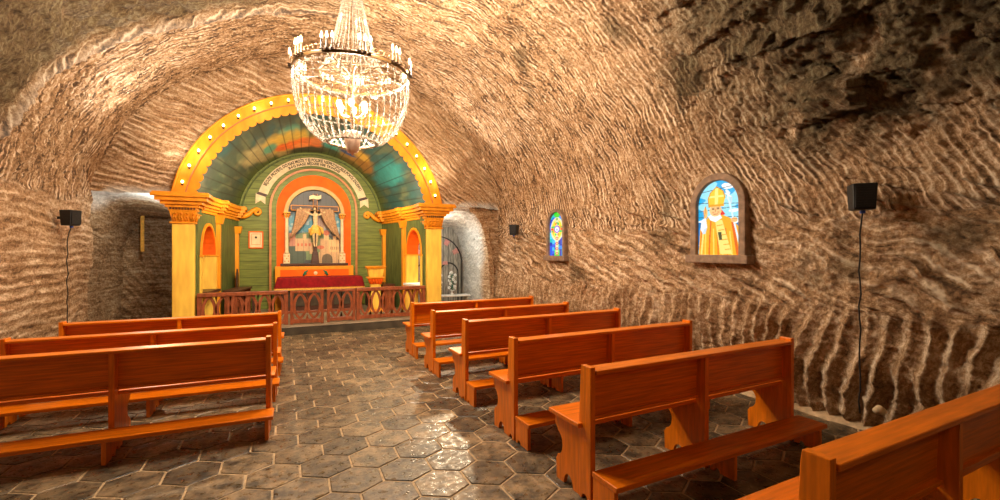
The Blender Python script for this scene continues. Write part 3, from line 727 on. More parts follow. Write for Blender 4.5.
# banner with lettering
BC = 2.70; RB = 0
banner = empty('text_banner', (AX, 12.64, 0), label='curved parchment banner with black lettering above the altar arch', cat='banner')
bn = MB(); A0 = math.radians(17)
bn.ring_prism(arc(1.345, BC, A0, PI-A0, 60), arc(1.135, BC, A0, PI-A0, 60), -.02, -.004, 'y', False)
o = bn.build('ribbon', M['parch'], banner); fix_normals(o)
for sgn in (-1, 1):
    def pr(r, a): return (sgn*r*math.cos(a), BC+r*math.sin(a))
    a1 = A0; pa = pr(1.345, a1); pb = pr(1.135, a1)
    t = [(pa[0]+sgn*.06, pa[1]-.03), (pb[0]+sgn*.05, pb[1]-.04), (pb[0]+sgn*.055, pb[1]-.24), ((pa[0]+pb[0])/2+sgn*.06, pb[1]-.15), (pa[0]+sgn*.075, pa[1]-.30)]
    if sgn > 0: t = t[::-1]
    o = MB().prism(t, -.012, .006, 'y').build('ribbon_tail', M['parch'], banner); fix_normals(o)
    f = [(pa[0], pa[1]), (pb[0], pb[1]), (pb[0]+sgn*.05, pb[1]-.06), (pa[0]+sgn*.06, pa[1]-.05)]
    o = MB().prism(f, -.014, .0, 'y').build('ribbon_fold', M['brown'], banner); fix_normals(o)
def arc_text(body, size, radius, span, name, parent):
    cu = bpy.data.curves.new(name, 'FONT'); cu.body = body; cu.size = size; cu.align_x = 'CENTER'; cu.extrude = .002; cu.offset = .003; cu.resolution_u = 3
    to = bpy.data.objects.new(name, cu); C.objects.link(to); bpy.context.view_layer.update()
    me = bpy.data.meshes.new_from_object(to.evaluated_get(bpy.context.evaluated_depsgraph_get()))
    bpy.data.objects.remove(to)
    n = len(me.vertices); co = np.zeros(n*3); me.vertices.foreach_get('co', co); co = co.reshape(-1, 3)
    w = co[:, 0].max()-co[:, 0].min(); mx = (co[:, 0].max()+co[:, 0].min())/2
    a = PI/2-(co[:, 0]-mx)/w*span; r_ = radius+co[:, 1]
    new = np.stack([r_*np.cos(a), -.022-co[:, 2], BC+r_*np.sin(a)], -1)
    me.vertices.foreach_set('co', new.reshape(-1)); me.update()
    o = bpy.data.objects.new(name, me); C.objects.link(o); me.materials.append(M['ink']); o.parent = parent; return o
arc_text('BĘDZIE PRZYBYŁ DO NAS MOŻE Y EJ POLSKĘ NIEPRZYJACIELE POKÓJ ZALEWO', .105, 1.245, math.radians(128), 'lettering', banner)
arc_text('BÓG NASZ BĘDZIE NIE TRWOGI', .085, 1.16, math.radians(62), 'lettering', banner)

# altarpiece
ret = empty('altarpiece', (AX, 12.5, .17), label='arched orange altarpiece frame with painted castle town behind the crucifix', cat='altarpiece')
def archshape(hw, c, z0, n=40): return [(hw, z0)]+arc(hw, c, 0, PI, n)+[(-hw, z0)]
Z0 = -.17   # local z offset
def ringarch(ho, co_, hi, ci, z0, y0, y1, name, mt, bev=0):
    o = MB().ring_prism([(x, z+Z0) for x, z in archshape(ho, co_, z0)], [(x, z+Z0) for x, z in archshape(hi, ci, z0)], y0, y1, 'y', False).build(name, mt, ret, bev); fix_normals(o); return o
ringarch(1.05, 2.69, 1.00, 2.69, .4, .00, .14, 'outer_moulding', M['copper'])
ringarch(1.00, 2.69, .89, 2.69, .4, .06, .14, 'green_band', M['green'])
ringarch(.89, 2.69, .70, 2.57, 1.2, .08, .14, 'orange_arch', M['orange'])
ringarch(.72, 2.57, .63, 2.57, 2.45, -.02, .14, 'pale_arch', M['tan'])
# painted panel
nx_, nz_ = 150, 220
XS, ZS = np.meshgrid(np.linspace(-.66, .66, nx_), np.linspace(1.25, 3.22, nz_), indexing='ij')
col = np.zeros(XS.shape+(3,))+np.array((.045,.045,.050))
nz1 = n2(XS, ZS, 3., 81.); nz2 = n2(XS, ZS, 9., 82.)
zz = ZS
skyb = sm(2.02, 2.16, zz+.05*nz1)*(1-sm(2.45, 2.65, zz+.1*nz1))
col = mixc(col, (.06,.22,.30), skyb*.9)
col = mixc(col, (.40,.20,.12), skyb*sm(.1, .35, nz1)*.8); col = mixc(col, (.35,.42,.40), skyb*sm(.15, .4, nz2)*.7)
def rect(x0, x1, z0, z1, c_, w=1.): 
    global col
    col = mixc(col, c_, ((XS > x0)&(XS < x1)&(zz > z0)&(zz < z1)).astype(float)*w)
def ell(cx, cz, rx, rz, c_): 
    global col
    col = mixc(col, c_, (((XS-cx)/rx)**2+((zz-cz)/rz)**2 < 1).astype(float))
tan = (.42,.26,.13); tan2 = (.52,.33,.15); rd = (.42,.11,.05)
ell(-.1, 1.75, .60, .36, (.13,.18,.08)); ell(-.55, 1.5, .35, .30, (.05,.07,.05))
rect(-.60, -.46, 1.75, 2.08, (.35,.15,.10)); rect(-.46, -.10, 1.62, 1.95, tan); rect(-.28, -.20, 1.9, 2.06, tan2); rect(-.12, -.04, 1.55, 1.85, tan)
for k in range(4): rect(-.42+.09*k, -.37+.09*k, 1.75, 1.82, rd)
rect(.12, .34, 1.55, 1.95, tan); rect(.22, .34, 1.9, 2.1, tan2); rect(.34, .60, 1.4, 1.92, tan2); rect(.10, .58, 1.28, 1.6, tan); rect(.44,.52,1.9,2.02,tan2)
ell(.28, 2.10, .08, .07, rd); ell(.14, 1.72, .09, .05, rd)
ell(.30, 1.42, .13, .13, (.10,.07,.04)); rect(.17, .43, 1.25, 1.42, (.10,.07,.04))
for k in range(5): rect(.38+.045*k, .40+.045*k, 1.66, 1.74, (.20,.10,.05))
col = np.clip(col*1.45, 0, 1)
seamv = np.abs((XS*7.5)-np.round(XS*7.5)) < .035; col[seamv] *= .5
M['panel_paint'] = colmat('painted_panel', .5, scale=30, var=.25)
msk = (zz < 2.57) | (XS**2+(zz-2.57)**2 < .66**2)
grid_mesh('painted_panel', np.stack([XS, np.full_like(XS, .10), ZS+Z0], -1), M['panel_paint'], ret, color=col, mask=msk, flip=True)
# columns beside the panel
for sgn in (-1, 1):
    x = sgn*.66
    co_ = MB().lathe([(.055, 0), (.055, .03), (.040, .05), (.043, .5), (.038, .86), (.05, .88), (.05, .9)], x, .0, 16, 1.57+Z0).build('column', M['parch'], ret)
    cp = MB()
    for k in range(8):
        a = 2*PI*k/8; cp.tube([(x+.035*math.cos(a), .035*math.sin(a), 2.45+Z0), (x+.055*math.cos(a), .055*math.sin(a), 2.51+Z0), (x+.085*math.cos(a), .085*math.sin(a), 2.56+Z0), (x+.075*math.cos(a), .075*math.sin(a), 2.53+Z0)], .014, 6)
    cp.box(x-.08, x+.08, -.08, .08, 2.57+Z0, 2.60+Z0); cp.build('capital', M['gold'], co_)
    pd = MB().box(x-.075, x+.075, -.07, .07, 1.31+Z0, 1.56+Z0).build('pedestal', M['parch'], ret, .008)
    st = MB()
    for (a, b_) in ((-.04, 1.37), (.04, 1.37), (-.04, 1.50), (.04, 1.50), (0, 1.435)): st.prism([(x+a-.018, b_+Z0), (x+a, b_-.02+Z0), (x+a+.018, b_+Z0), (x+a, b_+.02+Z0)], -.078, -.069, 'y')
    st.build('inlay', M['copper'], pd)
MB().box(-.80, .80, -.12, .12, 1.25+Z0, 1.31+Z0).build('ledge', M['brown'], ret, .01)
pr_ = MB().box(-.92, .92, -.22, .10, .0, 1.24+Z0).build('predella', M['gold'], ret, .01)
MB().box(-.80, .80, -.235, -.21, .70, 1.16+Z0).build('predella_panel', M['orange'], ret, .006)
lf = MB()
for sgn in (-1, 1):
    lf.tube([(sgn*.28, -.24, .84), (sgn*.25, -.245, .92), (sgn*.18, -.24, .965)], [.022, .03, .012], 6)
    lf.tube([(sgn*.30, -.24, .86), (sgn*.25, -.245, .88), (sgn*.20, -.24, .89)], [.01, .022, .008], 6)
lf.build('painted_leaves', M['leaf'], ret)
MB().ball((0, -.238, .90), .045, .008, .045, 12, 8).build('painted_medallion', M['parch'], ret)

# crucifix
cr_ = empty('crucifix', (AX, 12.44, 1.31), label='carved crucifix with draped nets and a yellow loincloth standing before the painted panel', cat='crucifix')
MB().box(-.045, .045, -.02, .03, 0, 1.78).build('cross_post', M['brown'], cr_, .006)
e_ = MB(); 
for x in (-.052, .045): e_.box(x, x+.007, -.024, -.0, 1.2, 1.78)
for z in (1.345, 1.465): e_.box(-.56, .56, -.026, -.0, z-.006, z+.006)
MB().box(-.56, .56, -.02, .03, 1.35, 1.46).build('cross_beam', M['brown'], cr_, .006)
e_.box(-.565, -.553, -.024, .0, 1.345, 1.465); e_.box(.553, .565, -.024, .0, 1.345, 1.465)
e_.build('gilt_edge', M['gold'], cr_)
MB().frustum(0, 0, 0, .30, .10, .06, .06, .045).build('cross_base', M['brown'], cr_, .01)
ts = []
for i in range(9):
    x = -.14+.035*i; ts.append((x, 1.66+.02*math.sin(i*.8)+.006*i))
rb = MB(); rb.ring_prism([(x, z+.045) for x, z in ts], [(x, z-.045) for x, z in ts], -.045, -.028, 'y', False); o = rb.build('title_scroll', M['parch'], cr_); fix_normals(o)
# figure: one continuous skinned body
def skin_body(name, verts, edges, radii, mt, parent, root=0, sub=2):
    me = bpy.data.meshes.new(name); me.from_pydata(verts, edges, []); o = bpy.data.objects.new(name, me); C.objects.link(o)
    md = o.modifiers.new('skin', 'SKIN'); md.use_smooth_shade = True
    for i, r_ in enumerate(radii):
        me.skin_vertices[0].data[i].radius = (r_, r_) if not isinstance(r_, tuple) else r_; me.skin_vertices[0].data[i].use_root = (i == root)
    s = o.modifiers.new('subdivision', 'SUBSURF'); s.levels = sub; s.render_levels = sub
    me.materials.append(mt); o.parent = parent; return o
V = [(0,-.07,.92), (0,-.085,1.05), (0,-.08,1.17), (0,-.075,1.25), (-.01,-.10,1.31), (-.015,-.11,1.37), (-.015,-.105,1.42)]
Rr = [(.062,.045), (.052,.04), (.07,.045), (.035,.03), (.024,.024), (.036,.04), (.028,.03)]
E = [(0,1),(1,2),(2,3),(3,4),(4,5),(5,6)]
for sgn in (-1, 1):
    b0 = len(V); V += [(sgn*.085,-.075,1.235), (sgn*.19,-.06,1.29), (sgn*.30,-.04,1.36), (sgn*.345,-.035,1.39)]; Rr += [.028, .021, .015, .013]
    E += [(3, b0), (b0, b0+1), (b0+1, b0+2), (b0+2, b0+3)]
    hb = b0+3
    for q in range(5):
        fa = math.radians(15+q*22); ln = .028 if q else .02
        V.append((sgn*(.345+ln*math.cos(fa)), -.042, 1.39+ln*math.sin(fa))); Rr.append(.0045); E.append((hb, len(V)-1))
    l0 = len(V); V += [(sgn*.04,-.075,.86), (sgn*.045,-.105,.70), (sgn*.030,-.06,.50), (sgn*.018,-.075,.42)]; Rr += [.042, .032, .02, .016]
    E += [(0, l0), (l0, l0+1), (l0+1, l0+2), (l0+2, l0+3)]
fig = skin_body('carved_figure', V, E, Rr, M['skin'], cr_)
hr = MB().ball((-.012, -.085, 1.395), .042, .036, .048, 12, 8); hr.tube([(-.05,-.085,1.39), (-.055,-.09,1.33), (-.045,-.09,1.29)], [.014,.014,.006], 6); hr.tube([(.028,-.085,1.39), (.035,-.09,1.33), (.03,-.09,1.29)], [.014,.014,.006], 6)
hr.ball((-.015, -.14, 1.345), .014, .012, .022, 8, 6); hr.build('carved_hair', M['hair'], cr_)
lc = MB()
n = 28; ring = []; 
for j, (z, rx, ry) in enumerate(((.97, .075, .055), (.93, .095, .065), (.86, .115, .075), (.78, .125, .08), (.74, .12, .075))):
    for k in range(n):
        a = 2*PI*k/n; w = 1+.10*math.sin(k*PI/2+j)*j/4; ring.append((rx*w*math.cos(a), -.075+ry*w*math.sin(a), z+(.03*math.sin(a*3) if j == 4 else 0)))
fs = [(j*n+k, j*n+(k+1) % n, (j+1)*n+(k+1) % n, (j+1)*n+k) for j in range(4) for k in range(n)]
lc.add(ring, fs, True); lc.tube([(.09,-.12,.93), (.15,-.13,.88), (.17,-.12,.78), (.15,-.12,.74)], [.02,.035,.03,.01], 8); lc.tube([(-.09,-.12,.90), (-.14,-.12,.86), (-.15,-.12,.76)], [.02,.03,.01], 8)
lc.build('loincloth', M['cloth_y'], cr_)
for sgn in (-1, 1):
    ns, nv = 14, 26; Pn = np.zeros((ns, nv, 3))
    for i in range(ns):
        for j in range(nv):
            u_ = i/(ns-1); v_ = j/(nv-1)
            tx = .10+.34*u_; tz = 1.40-.02*u_        # top, along the beam
            bx = .50+.10*u_; bz = .60+.12*(1-u_)      # gathered at the side
            sag = math.sin(v_*PI)*.10*(1-u_)
            x_ = tx+(bx-tx)*v_**1.3-sag*.2; z_ = tz+(bz-tz)*v_-sag*.4
            Pn[i, j] = (sgn*x_, -.055-.018*math.sin(u_*PI*5)-.01*math.sin(v_*9), z_)
    o = grid_mesh('draped_net', Pn, M['net'], cr_); so = o.modifiers.new('thick', 'SOLIDIFY'); so.thickness = .012

# altar table and cloth
alt = empty('altar_table', (AX+.08, 11.75, .17), label='low wooden altar table carrying the red cloth', cat='altar')
MB().box(-.86, .86, -.20, .22, .06, .78).build('body', M['brown'], alt, .01)
MB().box(-.90, .90, -.25, .26, 0, .06).build('plinth', M['rail'], alt, .008)
MB().box(-.93, .93, -.28, .30, .78, .83).build('table_top', M['gold'], alt, .008)
for k in range(3):
    MB().box(-.75+.52*k, -.30+.52*k, -.212, -.198, .16, .62).build('front_panel', M['riser'], alt, .01)
cl = empty('altar_cloth', (AX+.08, 11.75, 1.0), label='dark red velvet altar cloth with gold fringe spread over the altar table', cat='cloth')
nu, nv = 150, 26; Pc = np.zeros((nu, nv, 3))
for i in range(nu):
    a = i/(nu-1)*4
    # perimeter of the table: walk around a rectangle
    hx, hy = .94, .295
    per = [(-hx,-hy), (hx,-hy), (hx,hy), (-hx,hy), (-hx,-hy)]; k = min(3, int(a)); f = a-k
    px = per[k][0]+(per[k+1][0]-per[k][0])*f; py = per[k][1]+(per[k+1][1]-per[k][1])*f
    for j in range(nv):
        t = j/(nv-1)
        drop = max(0, t-.3)/.7; fl = 1+.0*drop
        ex = .08*drop*np.sign(px) if abs(px) > hx-.001 or k in (1, 3) else 0.0
        wv = .014*math.sin(i*.85)*drop+.01*math.sin(i*.31)*drop
        sx = px*min(1, t/.3) if t < .3 else px*(1+.055*drop)
        sy = py*min(1, t/.3) if t < .3 else py*(1+.12*drop)+(wv if k in (0, 2) else 0)
        Pc[i, j] = (sx+(wv if k in (1, 3) else 0), sy, .008-.25*drop)
grid_mesh('velvet', Pc, M['red'], cl)
Pf = np.zeros((nu, 3, 3))
for i in range(nu):
    e = Pc[i, -1]
    for j in range(3): Pf[i, j] = (e[0]*(1.002), e[1]*(1.01), e[2]+.005-.022*j)
grid_mesh('fringe', Pf, M['fringe'], cl)

# ambo
am = empty('ambo', (1.97, 11.15, .17), rz=math.radians(-4), label='small yellow wooden ambo with flared reading top, right of the altar', cat='lectern')
MB().frustum(0, 0, 0, .06, .20, .18, .18, .16).build('base', M['gold'], am, .01)
MB().box(-.12, .12, -.10, .10, .06, .66).build('shaft', M['cream'], am, .01)
cp = MB().frustum(0, 0, .66, .80, .13, .11, .18, .15)
for k in range(5): cp.tube([(-.13+.065*k, -.12, .67), (-.13+.065*k, -.15, .73), (-.13+.065*k, -.165, .78)], [.012, .018, .01], 6)
cp.build('carved_collar', M['orange'], am)
MB().box(-.21, .21, -.18, .18, .80, .83).build('moulding', M['gold'], am, .008)
MB().frustum(0, 0, .83, 1.03, .15, .13, .19, .17).build('body', M['cream'], am, .01)
MB().frustum(0, 0, 1.03, 1.09, .215, .19, .235, .21).build('reading_top', M['gold'], am, .01)

# framed picture
fp = empty('framed_print', (-.655, 12.63, 1.90), label='small framed print hanging on the green board wall left of the altar', cat='picture')
o = MB().ring_prism([(-.16,-.21),(.16,-.21),(.16,.21),(-.16,.21)], [(-.135,-.185),(.135,-.185),(.135,.185),(-.135,.185)], -.015, .01, 'y').build('frame', M['orange'], fp); fix_normals(o)
MB().box(-.137, .137, -.004, .004, -.187, .187).build('print', M['parch'], fp)
o = MB().ring_prism([(-.10,-.12),(.10,-.12),(.10,.15),(-.10,.15)], [(-.09,-.11),(.09,-.11),(.09,.14),(-.09,.14)], -.007, -.003, 'y').build('print_border', M['copper'], fp); fix_normals(o)
MB().ball((0, -.006, .06), .028, .004, .028, 12, 8).build('print_seal', M['ink'], fp)

# altar rail
def lens(w, h, n=14):
    pts = []
    for i in range(n): t = i/(n-1); pts.append((w*math.sin(PI*t)**.8, -h+2*h*t))
    for i in range(1, n-1): t = 1-i/(n-1); pts.append((-w*math.sin(PI*t)**.8, -h+2*h*t))
    return pts
def rail_section(name, L_, loc, rz, label, gate=False, group=None):
    r0 = empty(name, loc, rz, label=label, cat='altar rail' if not gate else 'gate', group=group)
    hgt = .68
    MB().box(-.0, L_, -.055, .055, hgt-.075, hgt).build('top_rail', M['rail'], r0, .012) if not gate else MB().box(.0, L_, -.035, .035, hgt-.06, hgt-.01).build('top_rail', M['rail'], r0, .008)
    MB().box(.0, L_, -.035, .035, .02, .10).build('bottom_rail', M['rail'], r0, .006)
    pw = .05 if gate else .07
    for x in ((0, L_-pw)): MB().box(x, x+pw, -.04, .04, .0, hgt-.005).build('post', M['rail'], r0, .006)
    n_ = max(2, round((L_-2*pw)/.245)); pit = (L_-2*pw)/n_
    first = None
    zc = .36; hh = .27
    for k in range(n_):
        cx = pw+pit*(k+.5)
        m_ = MB(); o_ = lens(pit*.56, hh+.01); i_ = lens(pit*.56-.058, hh-.05)
        m_.ring_prism([(x, zc+z) for x, z in o_], [(x, zc+z) for x, z in i_], -.014, .014, 'y')
        for sg in (-1, 1):
            # lugs in the middle, spandrel shapes above and below between two ovals
            m_.box(sg*pit*.5-.035, sg*pit*.5+.035, -.013, .013, zc-.055, zc+.055)
            m_.prism([(sg*pit*.5-.030, .095), (sg*pit*.5+.030, .095), (sg*pit*.5, .20)], -.012, .012, 'y')
            m_.prism([(sg*pit*.5-.02, hgt-.06), (sg*pit*.5, zc+.13), (sg*pit*.5+.02, hgt-.06)], -.012, .012, 'y')
        ob = m_.build('baluster', M['rail'], r0); fix_normals(ob); ob.location = (cx, 0, 0)
    return r0
rail_section('altar_rail', 1.52, (-1.47, 9.90, .17), 0, 'reddish-brown openwork altar rail section left of the gate')
rail_section('altar_rail', 1.50, (1.35, 9.90, .17), 0, 'reddish-brown openwork altar rail section right of the gate')
rail_section('rail_gate', .62, (.09, 9.87, .17), math.radians(-9), 'left leaf of the altar rail gate, swung slightly forward', True)
rail_section('rail_gate', .56, (1.33, 9.87, .17), math.radians(180), 'right closed leaf of the altar rail gate', True)

# side seats in the sanctuary
def stall(x, y, rz, label, L_=1.0):
    r0 = empty('prayer_desk', (x, y, .17), rz, label=label, cat='desk')
    MB().box(-L_/2, L_/2, -.16, .16, .60, .64).build('desk_top', M['brown'], r0, .008)
    for sx in (-1, 1): MB().box(sx*L_/2-.03, sx*L_/2+.03, -.12, .12, 0, .60).build('leg', M['rail'], r0, .006)
    MB().box(-L_/2, L_/2, .08, .11, .18, .52).build('front_panel', M['rail'], r0, .005)
stall(-.93, 11.35, math.radians(80), 'dark wooden prayer desk along the left side of the sanctuary', 1.0)
stall(2.22, 11.55, math.radians(-80), 'dark wooden prayer desk behind the ambo on the right', .9)
def chair(x, y, rz, label):
    r0 = empty('carved_chair', (x, y, .17), rz, label=label, cat='chair')
    MB().box(-.19, .19, -.19, .19, .42, .46).build('seat', M['brown'], r0, .01)
    b = MB(); b.prism([(-.15, .46), (.15, .46), (.17, .85), (.10, .95), (0, 1.04), (-.10, .95), (-.17, .85)], .16, .19, 'y'); o = b.build('backrest', M['brown'], r0); fix_normals(o)
    for sx in (-1, 1):
        for sy in (-1, 1): MB().frustum(sx*.16, sy*.16, 0, .42, .018, .018, .025, .025).build('leg', M['brown'], r0)
chair(-.84, 12.15, math.radians(90), 'dark high-backed carved chair by the left green wall')
chair(2.12, 12.30, math.radians(-90), 'dark high-backed carved chair by the right green wall')

# doorway in the right passage
dr = empty('door_1', (3.98, 12.55, 0), kind='structure', label='grey arched doorway with pink blocks behind the right column')
MB().box(-1.2, 1.1, .06, .10, 0, 2.7).build('door_wall', M['greywood'], dr)
dsm = MB()
for k in range(15): dsm.box(-1.15+.15*k-.004, -1.15+.15*k+.004, .052, .061, 0, 2.6)
dsm.build('board_joint', M['greydark'], dr)
o = MB().ring_prism([(.76, 0)]+arc(.76, 1.30, 0, PI, 30)+[(-.76, 0)], [(.735, 0)]+arc(.735, 1.30, 0, PI, 30)+[(-.735, 0)], .02, .06, 'y', False).build('arch_line', M['greydark'], dr); fix_normals(o)
for k, a in enumerate((28, 62, 118, 152)):
    t = math.radians(a); w = .10
    p = [((.56)*math.cos(t-w), 1.30+.56*math.sin(t-w)), (.72*math.cos(t-w), 1.30+.72*math.sin(t-w)), (.72*math.cos(t+w*1.2), 1.30+.72*math.sin(t+w*1.2)), (.56*math.cos(t+w*1.2), 1.30+.56*math.sin(t+w*1.2))]
    o = MB().prism(p, .03, .06, 'y').build('pink_block', M['pink'], dr); fix_normals(o)
for x in (-.34, .16): o = MB().prism([(x, 1.22), (x+.17, 1.22), (x+.15, 1.33), (x+.02, 1.31)], .03, .06, 'y').build('pink_block', M['pink'], dr); fix_normals(o)
for sx in (-1, 1):
    o = MB().ring_prism([(sx*.36+.30, .05)]+[(sx*.36+.30*math.cos(a), .95+.34*math.sin(a)) for a in np.linspace(0, PI, 16)]+[(sx*.36-.30, .05)], [(sx*.36+.27, .05)]+[(sx*.36+.27*math.cos(a), .95+.30*math.sin(a)) for a in np.linspace(0, PI, 16)]+[(sx*.36-.27, .05)], .035, .06, 'y', False).build('door_leaf', M['greydark'], dr); fix_normals(o)

# flower stands on a low shelf
sh = empty('flower_shelf', (4.0, 11.75, 0), label='low pale shelf carrying the white flowers in the right passage', cat='shelf')
MB().box(-.6, .62, -.18, .18, .38, .42).build('shelf_top', M['glass_white'], sh, .008)
for x in (-.55, .53): MB().box(x, x+.04, -.15, .15, 0, .38).build('leg', M['greywood'], sh)
def flowers(x, y, label):
    r0 = empty('flower_column', (x, y, .42), label=label, cat='flowers')
    MB().lathe([(.05, 0), (.06, .02), (.02, .05), (.018, .09), (.05, .12), (.055, .14)], n=12).build('vase', M['glass_white'], r0)
    st = MB().tube([(0,0,.12), (0,0,.62)], .012, 6)
    for k in range(16):
        a = k*2.4; z = .14+.03*k; st.tube([(0,0,z), (.05*math.cos(a), .05*math.sin(a), z+.02), (.085*math.cos(a), .085*math.sin(a), z-.01)], [.004,.014,.003], 5)
    st.build('foliage', M['leaf'], r0)
    for k in range(13):
        a = k*2.4+.5; z = .16+.038*k; m_ = MB(); cx, cy = .085*math.cos(a), .085*math.sin(a)
        for q in range(5):
            b_ = 2*PI*q/5; m_.ball((cx+.027*math.cos(b_), cy-.012, z+.027*math.sin(b_)), .021, .012, .021, 6, 4)
        m_.build('blossom', M['white'], r0)
flowers(4.13, 11.72, 'tall column of small white flowers in the open right passage')
flowers(3.72, 11.72, 'column of white flowers half hidden behind the right golden column')
flowers(3.35, 11.72, 'white flowers glimpsed through the right side archway')

# plain yellow strip of unidentified kind in the left alcove
yb_ = MB().box(-.03, .03, -.02, .02, 0, .78); o = yb_.build('yellow_bar', M['cloth_y'], None, .006, loc=(-2.62, 11.38, 1.62)); tag(o, 'upright yellow lath fixed in the dark left alcove', 'lath')

# ------------------------------------------------------------------ stained glass windows
M['glass'] = colmat('stained_glass', .2, emis=1.0, base=False, var=.12, scale=45, bump=0)
def window(idx, face, y, x, zc, hw, zb, zt, paint, label, sillw=.05):
    """arched lit window; local x runs along the wall, local y points into the room"""
    rz = PI/2 if face == 'right' else -PI/2
    w = empty('window_%d' % idx, (x, y, 0), rz, label=label, kind='structure')
    sp_ = zt-hw*1.0
    fo = hw+.088 if idx != 2 else hw+.065
    outer = [(fo, zb-.02)]+arc(fo, sp_, 0, PI, 26)+[(-fo, zb-.02)]; inner = [(hw, zb-.02)]+arc(hw, sp_, 0, PI, 26)+[(-hw, zb-.02)]
    o = MB().ring_prism(outer, inner, -.10, .035, 'y', False).build('window_frame', M['stone'], w, .012); fix_normals(o)
    MB().box(-fo-.05, fo+.05, -.10, .07, zb-.10, zb-.0).build('window_sill', M['stone'], w, .014)
    n1_, n2__ = 130, 230
    U, V_ = np.meshgrid(np.linspace(-hw-.01, hw+.01, n1_), np.linspace(zb-.01, zt+.01, n2__), indexing='ij')
    S_ = (U+hw)/(2*hw); T_ = (V_-zb)/(zt-zb)
    col = paint(1-S_ if face == 'right' else S_, T_)
    grid_mesh('glass_pane', np.stack([U, np.full_like(U, -.02), V_], -1), M['glass'], w, color=col, mask=((V_ < sp_)|(U**2+(V_-sp_)**2 < (hw+.012)**2)), flip=(True))
    return w
def inpoly(S, T, pts):
    ins = np.zeros(S.shape, bool); n = len(pts)
    for i in range(n):
        x1, y1 = pts[i]; x2, y2 = pts[(i+1) % n]
        if y1 == y2: continue
        cnd = ((y1 > T) != (y2 > T)) & (S < (x2-x1)*(T-y1)/(y2-y1)+x1); ins ^= cnd
    return ins
def L_(c): return np.array(srgb(*c))
def bishop(S, T):
    A = np.zeros(S.shape+(3,))
    def pp(x, y): return ((x-65)/178, (420-y)/342)
    nn = n2(S*1.2, T*5, 1.2, 91.); n_ = n2(S*2, T*9, 1., 92.)
    A[:] = L_((20,170,225)); A[T < .45] = L_((30,120,180)); 
    A[(nn > .12)] = L_((150,225,245)); A[(n_ > .33)] = L_((245,250,250)); A[(nn < -.3)] = L_((0,130,205))
    lead = L_((40,60,70))
    for k, (a, b) in enumerate(((.86, .06), (.72, -.05), (.60, .04), (.52, -.02))): A[np.abs(T-a-b*S) < .004] = lead
    def poly(pts, c): A[inpoly(S, T, [pp(*p) for p in pts])] = L_(c)
    def el(cx, cy, rx, ry, c): A[((S-(cx-65)/178)/(rx/178))**2+((T-(420-cy)/342)/(ry/342))**2 < 1] = L_(c)
    def line(x1, y1, x2, y2, w, c):
        dx, dy = x2-x1, y2-y1; l = math.hypot(dx, dy); PX = S*178+65; PY = 420-T*342
        t = np.clip(((PX-x1)*dx+(PY-y1)*dy)/l**2, 0, 1); A[np.hypot(PX-x1-t*dx, PY-y1-t*dy) < w] = L_(c)
    poly([(165,210),(182,235),(160,240)], (225,30,30))
    # cope
    rb = [(112,240),(92,262),(72,300),(66,420),(243,420),(243,330),(232,290),(200,252),(170,236)]
    poly(rb, (250,170,30))
    for k in range(9):
        line(80+17*k, 300+(k % 3)*14, 76+19*k, 418, 3, (252,215,90) if k % 2 else (235,120,20))
    line(88,300,78,415,4,(255,225,120)); line(120,262,112,415,3,(225,110,20)); line(210,275,232,415,5,(225,100,20)); line(222,300,240,400,3,(250,200,60))
    poly([(138,260),(168,260),(208,415),(160,415)], (255,225,120))
    for k in range(6): line(146+7*k, 285+22*k, 168+7*k, 282+22*k, 2, (240,160,40))
    poly([(150,315),(165,315),(168,350),(156,352)], (70,75,40))
    # sleeve and hands
    poly([(78,255),(98,245),(104,290),(84,318),(74,300)], (245,245,240)); poly([(88,300),(104,290),(96,320),(82,322)], (200,220,235))
    poly([(88,210),(93,195),(97,190),(100,200),(106,215),(104,246),(90,248)], (250,190,110)); line(97,192,97,225,1.5,(200,120,50)); line(88,212,92,240,1.2,(200,120,50))
    # collar
    poly([(108,240),(122,232),(160,236),(168,250),(140,268),(118,258)], (250,250,245))
    # face
    el(140,214,26,28,(252,196,130)); el(130,222,5,4,(240,160,100)); el(152,222,5,4,(240,160,100))
    line(126,207,134,207,1.8,(90,50,20)); line(146,207,155,207,1.8,(90,50,20)); line(141,208,139,220,1.4,(190,110,50)); line(132,230,149,230,1.6,(170,60,40)); line(125,202,136,201,1.2,(150,110,70)); line(144,201,156,202,1.2,(150,110,70))
    # mitre
    poly([(112,198),(108,160),(118,130),(145,105),(172,128),(180,160),(172,198),(142,192)], (250,200,50))
    poly([(138,112),(152,112),(150,192),(136,192)], (255,235,130)); line(112,150,178,150,5,(255,235,130)); line(113,190,172,192,5,(240,160,30))
    line(112,198,108,160,2,(210,140,20)); line(108,160,118,130,2,(210,140,20)); line(118,130,145,105,2,(210,140,20)); line(145,105,172,128,2,(210,140,20)); line(172,128,180,160,2,(210,140,20))
    # crozier
    line(186,128,243,400,3.4,(215,235,245)); line(186,128,196,140,5,(225,235,235)); line(196,140,190,165,4,(215,230,235)); line(182,140,206,160,3,(235,240,235)); line(206,160,204,185,3,(200,215,220))
    el(217,262,13,12,(252,196,130)); line(207,258,228,258,1.2,(200,120,60)); line(207,265,228,265,1.2,(200,120,60))
    return A
